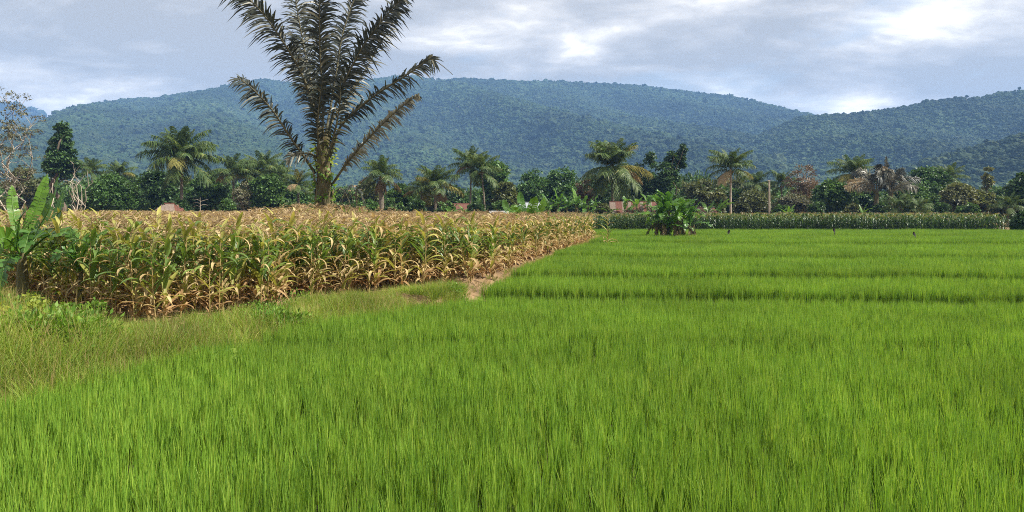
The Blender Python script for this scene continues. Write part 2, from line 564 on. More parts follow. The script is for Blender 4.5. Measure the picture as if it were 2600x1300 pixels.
def hill_mesh(name, h, x0, x1, y0, y1, n, m_):
    X, Y = np.meshgrid(np.linspace(x0, x1, n), np.linspace(y0, y1, m_))
    Z = h(X, Y) - 1.0
    v = np.stack([X, Y, Z], -1).reshape(-1, 3)
    i = np.arange(m_ - 1)[:, None] * n + np.arange(n - 1)[None]
    f = np.stack([i, i + 1, i + n + 1, i + n], -1).reshape(-1, 4)
    return tag(link(name, MB().add(v, f).mesh(name, M['hill_floor'], True)), kind='structure')


hill_mesh('mountain', H_MAIN, -3000, 3000, 560, 3050, 260, 150)
hill_mesh('hill', H_RIGHT, 0, 2000, 480, 1900, 160, 110)
hill_mesh('hill_spur', H_SPUR, 150, 800, 300, 880, 90, 80)
hill_mesh('far_mountain', H_FAR, -3000, -300, 2250, 3590, 90, 60)


def proto_collection(name, objs_meshes):
    c = bpy.data.collections.new(name)
    for i, me in enumerate(objs_meshes):
        c.objects.link(bpy.data.objects.new('%s_%02d' % (name, i), me))
    return c


def instancer(name, coll, pts, rot, scl, idx, kind='stuff', label=None, cat=None):
    me = bpy.data.meshes.new(name)
    n = len(pts)
    me.vertices.add(n)
    me.vertices.foreach_set('co', np.asarray(pts, np.float32).ravel())
    a = me.attributes.new('rot', 'FLOAT_VECTOR', 'POINT'); a.data.foreach_set('vector', np.asarray(rot, np.float32).ravel())
    a = me.attributes.new('scl', 'FLOAT_VECTOR', 'POINT')
    scl = np.asarray(scl, np.float32)
    if scl.ndim == 1:
        scl = np.repeat(scl[:, None], 3, 1)
    a.data.foreach_set('vector', scl.ravel())
    a = me.attributes.new('idx', 'INT', 'POINT'); a.data.foreach_set('value', np.asarray(idx, np.int32))
    o = link(name, me)
    g = bpy.data.node_groups.new(name, 'GeometryNodeTree')
    g.interface.new_socket('Geometry', in_out='INPUT', socket_type='NodeSocketGeometry')
    g.interface.new_socket('Geometry', in_out='OUTPUT', socket_type='NodeSocketGeometry')
    N, L = g.nodes.new, g.links.new
    gi, go = N('NodeGroupInput'), N('NodeGroupOutput')
    iop = N('GeometryNodeInstanceOnPoints')
    ci = N('GeometryNodeCollectionInfo')
    ci.inputs['Collection'].default_value = coll
    ci.inputs['Separate Children'].default_value = True
    ci.inputs['Reset Children'].default_value = True
    iop.inputs['Pick Instance'].default_value = True

    def attr(nm, tp):
        x = N('GeometryNodeInputNamedAttribute')
        x.data_type = tp
        x.inputs['Name'].default_value = nm
        return x.outputs['Attribute']
    L(gi.outputs[0], iop.inputs['Points'])
    L(ci.outputs[0], iop.inputs['Instance'])
    L(attr('idx', 'INT'), iop.inputs['Instance Index'])
    L(attr('rot', 'FLOAT_VECTOR'), iop.inputs['Rotation'])
    L(attr('scl', 'FLOAT_VECTOR'), iop.inputs['Scale'])
    L(iop.outputs[0], go.inputs[0])
    md = o.modifiers.new('scatter', 'NODES')
    md.node_group = g
    return tag(o, label, cat, kind=kind)


def forest_protos():
    import bmesh
    out = []
    rng = np.random.default_rng(5)
    for k in range(6):
        bm = bmesh.new()
        bmesh.ops.create_icosphere(bm, subdivisions=3, radius=1.0)
        for v in bm.verts:
            c = v.co.copy()
            n1 = mnoise.noise(c * 1.6 + Vector((k * 9.1, 0, 0)))
            n2 = mnoise.noise(c * 3.9 + Vector((0, k * 5.3, 0)))
            s = 1 + 0.45 * n1 + 0.34 * n2 + rng.uniform(-0.08, 0.08)
            v.co = c * s
            v.co.z *= (0.8 if k % 2 else 1.05)
        me = bpy.data.meshes.new('forest_crown')
        bm.to_mesh(me)
        bm.free()
        me.materials.append(M['forest'])
        out.append(me)
    mb = MB()                       # an emergent tree that shows its pale bole
    tube(mb, [(0, 0, -1.6), (0.05, 0, 0.2), (0.0, 0.05, 1.5)], [0.09, 0.07, 0.04], 5, 1)
    rr = rng.normal(0, 1, (260, 3)); rr = unit(rr) * rng.uniform(0.3, 0.75, (260, 1)) + (0, 0, 1.5)
    diamonds(mb, rr, unit(rng.normal(0, 1, (260, 3))), unit(rng.normal(0, 1, (260, 3))), rng.uniform(0.3, 0.5, 260), rng.uniform(0.1, 0.2, 260))
    out.append(mb.mesh('emergent', [M['forest'], M['forest_trunk']]))
    return proto_collection('forest_proto', out)


def scatter_forest():
    coll = forest_protos()
    rng = np.random.default_rng(11)
    P_, S_ = [], []

    def cover(h, others, x0, x1, y0, y1, step, size, edge=1.25):
        nx, ny = int((x1 - x0) / step), int((y1 - y0) / step)
        X, Y = np.meshgrid(x0 + (np.arange(nx) + 0.5) * step, y0 + (np.arange(ny) + 0.5) * step)
        X = (X + rng.uniform(-0.5, 0.5, X.shape) * step).ravel()
        Y = (Y + rng.uniform(-0.5, 0.5, Y.shape) * step).ravel()
        Z = h(X, Y)
        ok = (Z > -2.0) & (np.abs(X) < 0.65 * edge * Y + 60)
        # keep slopes that look towards the plain, drop what lies behind a crest
        dzy = h(X, Y + 12) - h(X, Y - 12)
        ok &= (dzy / 24.0 > Z / Y * 0.9 - 0.16)
        for o in others:
            ok &= o(X, Y) < Z + 3
        X, Y, Z = X[ok], Y[ok], Z[ok]
        P_.append(np.stack([X, Y, Z + size * 0.25], 1))
        S_.append(size * rng.lognormal(0, 0.26, len(X)) * np.where(rng.random(len(X)) < 0.10, 1.75, 1.0))
    cover(H_MAIN, [H_RIGHT, H_SPUR], -2200, 2200, 640, 2260, 5.2, 3.3)
    cover(H_RIGHT, [H_MAIN, H_SPUR], 150, 1300, 540, 1290, 4.6, 2.9)
    cover(H_SPUR, [H_RIGHT], 180, 640, 325, 660, 4.0, 2.5)
    cover(H_FAR, [], -2700, -700, 2300, 3130, 16.0, 9.0)
    pts, s = np.concatenate(P_), np.concatenate(S_)
    # open flat woodland between the plain and the foot of the slopes
    n = 5200
    y = rng.uniform(170, 680, n); x = rng.uniform(-1, 1, n) * (0.8 * y + 40)
    z = np.maximum.reduce([H_MAIN(x, y), H_RIGHT(x, y), H_SPUR(x, y), np.zeros(n)])
    ss = rng.uniform(2.6, 4.6, n)
    pts = np.vstack([pts, np.stack([x, y, z + ss * 0.5], 1)]); s = np.concatenate([s, ss])
    n = len(pts)
    rot = np.stack([rng.uniform(-0.25, 0.25, n), rng.uniform(-0.25, 0.25, n), rng.uniform(0, 2 * pi, n)], 1)
    idx = rng.integers(0, 6, n)
    idx[rng.random(n) < 0.035] = 6
    s[idx == 6] *= 0.7
    sc = np.stack([s * rng.uniform(0.85, 1.15, n), s * rng.uniform(0.85, 1.15, n), s * rng.uniform(0.6, 0.95, n)], 1)
    instancer('forest', coll, pts, rot, sc, idx, label='dense blue green forest covering the mountain slopes', cat='forest')


scatter_forest()

# ------------------------------------------------------------------ rice
def blade(mb, rng, base, az, lean, ln, w, curl, mat=0, seg=4):
    t = np.linspace(0, 1, seg + 1)
    ang = lean + curl * t ** 1.6
    dx = np.cumsum(np.concatenate([[0], np.sin((ang[1:] + ang[:-1]) / 2)])) * ln / seg
    dz = np.cumsum(np.concatenate([[0], np.cos((ang[1:] + ang[:-1]) / 2)])) * ln / seg
    d = np.array([cos(az), sin(az), 0])
    pts = np.asarray(base) + dx[:, None] * d + dz[:, None] * np.array([0, 0, 1.0])
    tw = rng.uniform(-1.2, 1.2)
    side = np.array([-sin(az + tw), cos(az + tw), 0])
    ww = w * np.interp(t, [0, 0.25, 0.6, 1], [0.6, 1.0, 0.8, 0.03])
    strip(mb, pts, ww, np.repeat(side[None], seg + 1, 0), mat=mat)


def rice_protos():
    rng = np.random.default_rng(21)
    near, far = [], []
    for k in range(9):
        mb = MB()
        for b in range(26):
            a = rng.uniform(0, 2 * pi); r = rng.uniform(0, 0.05)
            blade(mb, rng, (r * cos(a), r * sin(a), 0), a + rng.uniform(-.5, .5), abs(rng.normal(0.035, 0.08)), rng.uniform(0.40, 0.60), rng.uniform(0.0046, 0.0076), max(0, rng.normal(0.05, 0.16)), seg=5)
        near.append(mb.mesh('rice_hill', M['rice']))
    for k in range(5):
        mb = MB()
        for hx in np.arange(-0.75, 0.76, 0.19):
            for hy in np.arange(-0.75, 0.76, 0.19):
                cx, cy_ = hx + rng.uniform(-.05, .05), hy + rng.uniform(-.05, .05)
                hs = rng.uniform(0.88, 1.1)
                for b in range(13):
                    a = rng.uniform(0, 2 * pi); r = rng.uniform(0, 0.07)
                    blade(mb, rng, (cx + r * cos(a), cy_ + r * sin(a), 0), a, abs(rng.normal(0.05, 0.1)), hs * rng.uniform(0.42, 0.64), rng.uniform(0.006, 0.009), max(0, rng.normal(0.25, 0.22)), seg=3)
        far.append(mb.mesh('rice_patch', M['rice']))
    return proto_collection('rice_near_proto', near), proto_collection('rice_far_proto', far)


def in_rice(x, y, margin=0.0):
    ok = x > rice_left(y) + margin
    for b in BUND:
        ok &= np.abs(y - bund_y(b, x)) > (0.14 + 0.013 * b if b > 15 else 0.11 + 0.1 * np.sin(x * 1.7) * np.sin(x * .6)) + margin * 0.3
    return ok


def scatter_rice():
    near, far = rice_protos()
    rng = np.random.default_rng(31)
    # nearest paddies hill by hill, planted in rows
    xs, ys = np.arange(-24, 24, 0.147), np.arange(2.2, 26, 0.147)
    X, Y = np.meshgrid(xs, ys)
    X = (X + rng.uniform(-.085, .085, X.shape)).ravel(); Y = (Y + rng.uniform(-.085, .085, Y.shape)).ravel()
    ok = in_rice(X, Y) & (np.abs(X) < 0.65 * Y * 1.12 + 4.5)
    X, Y = X[ok], Y[ok]
    n = len(X)
    tall = np.array([mnoise.noise(Vector((x * 0.55, y * 0.55, 0))) for x, y in zip(X, Y)])
    s = (0.86 + 0.14 * tall) * rng.uniform(0.9, 1.1, n)
    rot = np.stack([rng.normal(0, 0.05, n), rng.normal(0.0, 0.05, n), rng.uniform(0, 2 * pi, n)], 1)
    instancer('rice', near, np.stack([X, Y, ground_z(X, Y) - 0.01], 1), rot, s, rng.integers(0, 9, n), label='bright green young rice filling the near paddies', cat='rice')
    # the paddies beyond
    st = 1.0
    X, Y = np.meshgrid(np.arange(-60, 62, st), np.arange(26.7, 65.6, st))
    X = (X + rng.uniform(-.25, .25, X.shape)).ravel(); Y = (Y + rng.uniform(-.2, .2, Y.shape)).ravel()
    ok = (X > rice_left(Y) + 0.75) & (np.abs(X) < 0.65 * Y * 1.12 + 5)
    for b in BUND:
        ok &= np.abs(Y - bund_y(b, X)) > 1.05
    X, Y = X[ok], Y[ok]
    # fill up to the bunds and the side edge with single hills
    ex, ey = [], []
    for b in BUND[2:]:
        x = np.arange(-1, 60, 0.17)
        for off in (-1.6, -1.35, -1.1, -.85, -.7, .6, .75, .9, 1.05, 1.2, 1.4, 1.6):
            ex.append(x); ey.append(bund_y(b, x) + off)
    y = np.arange(25.5, 66, 0.17)
    for off in (0.08, 0.25, 0.45, 0.65, 0.85, 1.05, 1.3):
        ex.append(rice_left(y) + off); ey.append(y)
    ex, ey = np.concatenate(ex), np.concatenate(ey)
    ex = ex + rng.uniform(-.07, .07, len(ex)); ey = ey + rng.uniform(-.07, .07, len(ey))
    ok = in_rice(ex, ey, 0.0) & (ey > 25.9) & (ey < 66.3) & (np.abs(ex) < 0.65 * ey * 1.12 + 5)
    ex, ey = ex[ok], ey[ok]
    n = len(ex)
    instancer('rice_border', near, np.stack([ex, ey, ground_z(ex, ey)], 1), np.stack([rng.normal(0, .06, n), rng.normal(0, .06, n), rng.uniform(0, 6.28, n)], 1),
              rng.uniform(0.76, 0.94, n), rng.integers(0, 9, n), label='rice hills along the borders of the farther paddies', cat='rice')
    n = len(X)
    instancer('far_rice', far, np.stack([X, Y, ground_z(X, Y) - 0.02], 1), np.stack([np.zeros(n), np.zeros(n), rng.integers(0, 4, n) * pi / 2 + rng.normal(0, .1, n)], 1),
              rng.uniform(0.78, 0.92, n), rng.integers(0, 5, n), label='bright green rice of the farther paddies before the maize strip', cat='rice')


scatter_rice()

# ------------------------------------------------------------------ grassy bank
def bank_protos():
    rng = np.random.default_rng(41)
    out = []
    for k in range(6):
        mb = MB()
        for b in range(46):
            a = rng.uniform(0, 2 * pi); r = rng.uniform(0, 0.13)
            blade(mb, rng, (r * cos(a), r * sin(a), 0), a + rng.uniform(-.6, .6), rng.uniform(0.05, 0.6), rng.uniform(0.2, 0.5), rng.uniform(0.0025, 0.005), rng.uniform(0.2, 1.5), seg=4)
        for b in range(5 if k % 2 else 2):       # flowering stems
            a = rng.uniform(0, 2 * pi)
            blade(mb, rng, (0.03 * cos(a), 0.03 * sin(a), 0), a, rng.uniform(0.0, 0.3), rng.uniform(0.45, 0.68), 0.002, rng.uniform(0.1, 0.7), mat=1, seg=4)
        out.append(mb.mesh('grass_tuft', [M['bank'], M['straw_grass']]))
    for k in range(3):                           # low broad-leaved weeds
        mb = MB()
        n = 90
        p = rng.normal(0, 1, (n, 3)) * (0.14, 0.14, 0.09) + (0, 0, 0.16)
        d = unit(p - (0, 0, 0.0) + rng.normal(0, 0.1, (n, 3)))
        diamonds(mb, p, d, unit(rng.normal(0, 0.6, (n, 3)) + (0, 0, 1)), rng.uniform(0.05, 0.11, n), rng.uniform(0.012, 0.028, n))
        out.append(mb.mesh('weed', M['weed']))
    return proto_collection('bank_proto', out)


def scatter_bank():
    coll = bank_protos()
    rng = np.random.default_rng(43)
    st = 0.122
    X, Y = np.meshgrid(np.arange(-24, 0.5, st), np.arange(2.5, 24.5, st))
    X = (X + rng.uniform(-.08, .08, X.shape)).ravel(); Y = (Y + rng.uniform(-.08, .08, Y.shape)).ravel()
    cf = corn_front(X)
    ok = (X < rice_left(Y) + 0.05) & (Y < cf + 0.35) & (np.abs(X) < 0.65 * Y * 1.15 + 4)
    ok &= ~((X > -1.25) & (Y > 19.9))                 # trodden bare patch at the corner of the field
    X, Y = X[ok], Y[ok]
    n = len(X)
    patch = np.array([mnoise.noise(Vector((x * 0.5, y * 0.5, 3))) for x, y in zip(X, Y)])
    idx = rng.integers(0, 6, n)
    wd = (patch > 0.22) & (rng.random(n) < 0.55)
    idx[wd] = rng.integers(6, 9, wd.sum())
    s = rng.uniform(0.8, 1.4, n) * (1 + 0.35 * patch)
    near_corn = np.clip((corn_front(X) - Y) / 2.0, 0.26, 1)
    s *= near_corn ** 0.5
    instancer('bank_grass', coll, np.stack([X, Y, ground_z(X, Y) - 0.01], 1), np.stack([rng.normal(0, .12, n), rng.normal(0, .12, n), rng.uniform(0, 6.28, n)], 1), s, idx,
              label='unkempt olive grass on the bank between maize and rice', cat='grass')
    # dry grass on the bunds and along the path
    ex, ey = [], []
    for b in BUND[3:]:
        x = np.arange(-1, 50, 0.4)
        ex.append(x); ey.append(bund_y(b, x))
    y = np.arange(19, 58, 0.16)
    for off in (-0.1, -0.35):
        ex.append(rice_left(y) + off); ey.append(y)
    m_ = 900                                           # straw patch by the banana clump
    ex.append(rng.normal(gx(1650, 49), 1.1, m_)); ey.append(rng.normal(50.0, 0.6, m_))
    ex, ey = np.concatenate(ex), np.concatenate(ey)
    ok = (ex > rice_left(ey) - 0.6) & (np.abs(ex) < 0.75 * ey)
    ex, ey = ex[ok] + rng.uniform(-.12, .12, ok.sum()), ey[ok] + rng.uniform(-.06, .06, ok.sum())
    n = len(ex)
    dry = []
    r2 = np.random.default_rng(3)
    for k in range(3):
        mb = MB()
        for b in range(26):
            a = r2.uniform(0, 2 * pi)
            blade(mb, r2, (0.05 * cos(a), 0.05 * sin(a), 0), a, r2.uniform(0.05, 0.5), r2.uniform(0.2, 0.5), 0.005, r2.uniform(0.1, 1.0), seg=3)
        dry.append(mb.mesh('dry_tuft', M['straw_grass'] if k else M['bank']))
    instancer('dry_grass', proto_collection('dry_proto', dry), np.stack([ex, ey, ground_z(ex, ey)], 1), np.stack([np.zeros(n), np.zeros(n), rng.uniform(0, 6.28, n)], 1),
              rng.uniform(0.5, 1.0, n) * np.clip(ey / 45, .35, 1), rng.integers(0, 3, n), label='straw coloured grass along the bunds and the field path', cat='grass')


scatter_bank()

# ------------------------------------------------------------------ maize
def corn_leaf(rng, z, az, ln, w, up, droop, twist=0.0, seg=7):
    t = np.linspace(0, 1, seg + 1)
    ang = up + droop * t ** 1.3
    dx = np.cumsum(np.concatenate([[0], np.sin((ang[1:] + ang[:-1]) / 2)])) * ln / seg
    dz = np.cumsum(np.concatenate([[0], np.cos((ang[1:] + ang[:-1]) / 2)])) * ln / seg
    azs = az + twist * t
    pts = np.stack([dx * np.cos(azs), dx * np.sin(azs), z + dz], 1)
    sd_ = np.stack([-np.sin(azs + twist * t), np.cos(azs + twist * t), 0.25 * np.sin(6 * t + az)], 1)
    tg = unit(np.gradient(pts, axis=0))
    sd_ = unit(sd_)
    nr = unit(np.cross(tg, sd_))
    ww = w * np.interp(t, [0, 0.15, 0.4, 0.75, 1], [0.5, 0.85, 1, 0.7, 0.04]) * (1 + 0.12 * np.sin(t * 17 + az))
    mb = MB()
    strip(mb, pts, ww, sd_, nr, 0.45)
    return mb


def corn_proto(seed, dry, green=None):
    """list of (part name, MB, material)"""
    rng = np.random.default_rng(seed)
    H = rng.uniform(1.62, 1.85)
    parts = []
    st = MB()
    zz = np.linspace(0, H, 9)
    wob = np.cumsum(rng.normal(0, 0.008, (9, 2)), 0)
    tube(st, np.column_stack([wob, zz]), np.linspace(0.017, 0.006, 9), 6)
    parts.append(('stalk', st, M['stalk'] if green is None else green))
    n = rng.integers(16, 19)
    az0 = rng.uniform(0, 2 * pi)
    for i in range(n):
        q = (i + 0.5) / n
        z = 0.10 + q ** 1.25 * (H - 0.18)
        az = az0 + i * pi + rng.normal(0, 0.45)
        u = rng.random()
        if green is not None:
            mt = green
        elif q < 0.42 + 0.12 * dry:
            mt = M['corn_d'] if u < 0.42 + 0.5 * dry else M['corn_y']
            if q < 0.22 and rng.random() < 0.42:
                mt = M['corn_b']
        elif q < 0.85:
            mt = M['corn_g'] if u > 0.12 + 0.52 * dry else (M['corn_y'] if u > 0.16 * (1 + dry) else M['corn_d'])
        else:
            mt = M['corn_y'] if u > 0.55 * dry + 0.1 else M['corn_d']
            if dry < 0.4 and u > 0.6:
                mt = M['corn_g']
        if mt is M['corn_d'] or mt is M['corn_b']:
            if rng.random() < 0.35:
                lf = corn_leaf(rng, z, az, rng.uniform(0.4, 0.65), rng.uniform(0.03, 0.045), rng.uniform(0.5, 1.0), rng.uniform(2.0, 2.8), rng.uniform(-.9, .9))
            else:
                lf = corn_leaf(rng, z, az, rng.uniform(0.38, 0.8), rng.uniform(0.03, 0.05), rng.uniform(0.4, 1.0), rng.uniform(0.8, 2.7), rng.uniform(-1.1, 1.1))
        else:
            lf = corn_leaf(rng, z, az, rng.uniform(0.55, 0.85) * (1 - 0.3 * max(0, q - .6) / .4), rng.uniform(0.04, 0.058), rng.uniform(0.2, 0.7), rng.uniform(0.3, 2.3), rng.uniform(-.5, .5))
        parts.append(('leaf', lf, mt))
    ts = MB()
    for k in range(9):
        a = rng.uniform(0, 2 * pi); sp = 0.06 if k == 0 else rng.uniform(0.3, 0.8)
        t = np.linspace(0, 1, 5)
        L_ = rng.uniform(0.2, 0.32)
        pts = np.stack([np.sin(sp + 0.5 * t) * t * L_ * cos(a) + wob[-1, 0], np.sin(sp + 0.5 * t) * t * L_ * sin(a) + wob[-1, 1], H - 0.02 + 0.03 * (k % 3) + np.cos(sp + 0.7 * t) * t * L_], 1)
        strip(ts, pts, np.array([.003, .007, .008, .007, .002]), np.repeat([[-sin(a), cos(a), 0]], 5, 0))
        strip(ts, pts, np.array([.003, .007, .008, .007, .002]), np.repeat([[0.0, 0.0, 1.0]], 5, 0) + np.array([cos(a), sin(a), 0]) * 0.5)
    parts.append(('tassel', ts, M['corn_t'] if green is None or seed % 2 else M['corn_y']))
    if green is None and rng.random() < 0.7:
        ear = MB()
        a = rng.uniform(0, 2 * pi); z = rng.uniform(0.75, 1.0)
        tube(ear, [(0.015 * cos(a), 0.015 * sin(a), z), (0.05 * cos(a), 0.05 * sin(a), z + 0.06), (0.08 * cos(a), 0.08 * sin(a), z + 0.15), (0.095 * cos(a), 0.095 * sin(a), z + 0.23)], [0.014, 0.029, 0.026, 0.008], 7)
        parts.append(('ear', ear, M['corn_d'] if rng.random() < 0.6 else M['corn_y']))
    return parts


def merge(parts, name):
    mats, mb = [], MB()
    for _, b, mt in parts:
        if mt not in mats:
            mats.append(mt)
        for v, (f, _m) in zip(b.v, b.f):
            pass
        off = mb.n
        vv = np.concatenate(b.v)
        mb.v.append(vv)
        for f, _m in b.f:
            mb.f.append((f + off, mats.index(mt)))
        mb.n += len(vv)
    return mb.mesh(name, mats, False)


def plant_corn():
    rng = np.random.default_rng(51)
    dryness = [0.15, 0.25, 0.35, 0.45, 0.55, 0.65, 0.8, 0.85, 0.95, 1.0]
    protos = [corn_proto(100 + i, d) for i, d in enumerate(dryness)]
    part_me = [[(n, b.mesh('maize_' + n, mt), n) for n, b, mt in p] for p in protos]
    fol_me = [merge([q for q in p if q[0] in ('leaf', 'ear')], 'maize_foliage') for p in protos]
    whole = [merge(p, 'maize') for p in protos]
    coll = proto_collection('maize_proto', whole)
    # rows run away from the front edge
    X, Y = np.meshgrid(np.arange(-60, 9, 0.56), np.arange(13.2, 84, 0.22))
    Y = Y + rng.uniform(-.06, .06, Y.shape)
    X = X + 0.12 * (Y - 20) * 0 + rng.uniform(-.07, .07, X.shape)
    X, Y = X.ravel(), Y.ravel()
    ok = inside(CORN_POLY, X, Y) & (np.abs(X) < 0.65 * Y * 1.12 + 4)
    # thin out deep inside, where only the tops show
    thin = (Y > 40) & (rng.random(len(X)) < 0.45)
    rag = 0.25 * np.sin(X * 2.3) + 0.2 * np.sin(Y * 1.9)
    ok &= (Y > corn_front(X) + 0.12 + 0.5 * np.maximum(rag, 0)) & ~thin & (rng.random(len(X)) > 0.06)
    X, Y = X[ok], Y[ok]
    n = len(X)
    Z = ground_z(X, Y)
    dep = Y - corn_front(np.minimum(X, -1.3))
    rgt = np.interp(Y, RIGHT[:, 1], RIGHT[:, 0]) - X
    edge = np.where(Y > 21.2, np.minimum(dep, rgt), dep)
    # dryness: greener towards the bank on the left side, drier inside and to the right
    fld = np.array([mnoise.noise(Vector((x * 0.35, y * 0.35, 1.5))) for x, y in zip(X, Y)])
    want = 0.14 - 0.12 * (dep < 1.4) + 0.026 * (X + 8) + 0.06 * np.clip(dep, 0, 8) + 0.5 * fld + rng.normal(0, 0.16, n)
    want = np.where(Y > 30, want + 0.2, want)
    idx = np.clip(np.searchsorted(dryness, want), 0, 9)
    sc = rng.uniform(0.84, 1.02, n) * (1 + 0.06 * fld)
    sc *= np.where(rng.random(n) < 0.08, 0.8, 1.0)
    hump = 0.22 * np.exp(-((X - gx(800, 36)) / 2.6) ** 2 - ((Y - 36) / 3.0) ** 2)      # lush spot round the palm
    sc *= 1 + hump
    rz = rng.uniform(0, 2 * pi, n)
    tilt = rng.normal(0, 0.06, (n, 2)) * np.where(rng.random(n) < 0.07, 3.5, 1.0)[:, None]
    key = Y + 9.0 * np.maximum(edge - 0.45, 0) + 40 * (np.abs(X) > 0.68 * Y)
    order = np.argsort(key)
    solo = order[:300]
    labs = ['still mostly green maize plant in the front rows of the field', 'half-dried maize plant with yellowing leaves in the outer rows of the field', 'straw-dry maize plant with pale hanging leaves along the field edge']
    for r, i in enumerate(solo):
        k = int(idx[i])
        fine = r < 120
        q = 0 if k < 3 else (1 if k < 6 else 2)
        t = thing('maize_plant', labs[q], 'maize', (X[i], Y[i], Z[i] - 0.01), 0, ['green maize plants of the front rows', 'yellowing maize plants of the outer rows', 'straw-dry maize plants along the edge'][q])
        t.rotation_euler = (tilt[i, 0], tilt[i, 1], rz[i])
        t.scale = (sc[i],) * 3
        if fine:
            for nm, me, _ in part_me[k]:
                link(nm, me, t)
        else:
            link('foliage', fol_me[k], t)
            for nm, me, _ in part_me[k]:
                if nm in ('stalk', 'tassel'):
                    link(nm, me, t)
    rest = order[300:]
    instancer('maize_field', coll, np.stack([X, Y, Z - 0.01], 1)[rest], np.column_stack([tilt[rest], rz[rest]]), sc[rest], idx[rest],
              label='mass of drying maize with tan tassels filling the field', cat='maize')
    # lone plant out in the rice beside the corner of the field
    y = 42.5
    t = thing('maize_plant', 'lone maize plant standing apart in the rice beyond the field corner', 'maize', (gx(1543, y), y, 0.15))
    for nm, me, _ in part_me[4]:
        link(nm, me, t)
    # green maize strip across the far end of the paddies
    gp = [merge(corn_proto(200 + i, 0, M['corn_far']), 'green_maize') for i in range(5)]
    X, Y = np.meshgrid(np.arange(1, 58, 0.24), np.arange(67.6, 76, 0.6))
    X = (X + rng.uniform(-.08, .08, X.shape)).ravel(); Y = (Y + rng.uniform(-.1, .1, Y.shape)).ravel()
    Y = Y - 0.03 * (X - 10)
    ok = X < gx(2553, 67) + rng.normal(0, 0.25, len(X))
    X, Y = X[ok], Y[ok]
    n = len(X)
    instancer('green_maize', proto_collection('green_maize_proto', gp), np.stack([X, Y, ground_z(X, Y) - 0.02], 1), np.column_stack([rng.normal(0, .05, (n, 2)), rng.uniform(0, 6.28, n)]),
              rng.uniform(0.68, 0.95, n), rng.integers(0, 5, n), label='dark green maize strip across the far end of the rice', cat='maize')


plant_corn()

# ------------------------------------------------------------------ trees
def clump_centres(rng, prof, H0, H1, R, n, lump=0.25, ell=1.0):
    """points through a crown whose radius over its height follows prof [(t, r)]"""
    t = rng.random(n * 3)
    tp, rp = zip(*prof)
    r = np.interp(t, tp, rp)
    keep = rng.random(n * 3) < (r / max(rp)) ** 1.3 + 0.06
    t, r = t[keep][:n], r[keep][:n]
    a = rng.uniform(0, 2 * pi, len(t))
    ph = rng.uniform(0, 6.28, 3)
    lob = 1 + lump * (np.sin(3 * a + ph[0] + 5 * t) * 0.6 + np.sin(5 * a + ph[1] - 7 * t) * 0.4)
    rad = r * lob * np.sqrt(rng.uniform(0.22, 1.0, len(t))) * R
    return np.stack([rad * np.cos(a), rad * np.sin(a) * ell, H0 + t * (H1 - H0)], 1)


ROUND = [(0, .35), (.15, .72), (.4, 1), (.65, .95), (.85, .66), (1, .2)]
DOME = [(0, .8), (.2, 1), (.5, .95), (.75, .75), (.92, .45), (1, .12)]
CONE = [(0, .75), (.12, 1), (.35, .82), (.6, .55), (.85, .25), (1, .03)]
COLUMN = [(0, .7), (.2, .9), (.5, 1), (.8, .85), (1, .35)]
TALL = [(0, .3), (.25, .6), (.5, .9), (.75, 1), (.9, .7), (1, .2)]


def crown_mesh(rng, cc, rc, per, leaf, mats, droop=0.3, flat=0.6, aspect=0.42):
    mb = MB()
    n = len(cc) * per
    c = np.repeat(cc, per, 0)
    r = np.repeat(rc, per)
    o = unit(rng.normal(0, 1, (n, 3)))
    o[:, 2] = np.where(o[:, 2] < -0.3, -o[:, 2] * 0.6, o[:, 2])
    p = c + o * (r * rng.uniform(0.35, 1.05, n))[:, None] * (1, 1, 0.72)
    d = unit(o + rng.normal(0, 0.6, (n, 3)) + np.array([0, 0, -droop]))
    nr = unit(rng.normal(0, flat, (n, 3)) + o * 0.5 + (0, 0, 0.7))
    ln = leaf * rng.uniform(0.6, 1.3, n)
    diamonds(mb, p, d, nr, ln, ln * aspect * rng.uniform(0.7, 1.2, n))
    return mb.mesh('crown', mats)


def limb_path(rng, a, b, n=6, sag=0.1):
    a, b = np.asarray(a, float), np.asarray(b, float)
    t = np.linspace(0, 1, n)[:, None]
    L_ = np.linalg.norm(b - a)
    m_ = a + (b - a) * t
    m_[:, 2] += (np.sin(t[:, 0] * pi) * L_ * sag)
    m_[1:-1] += rng.normal(0, 0.05 * L_, (n - 2, 3))
    return m_


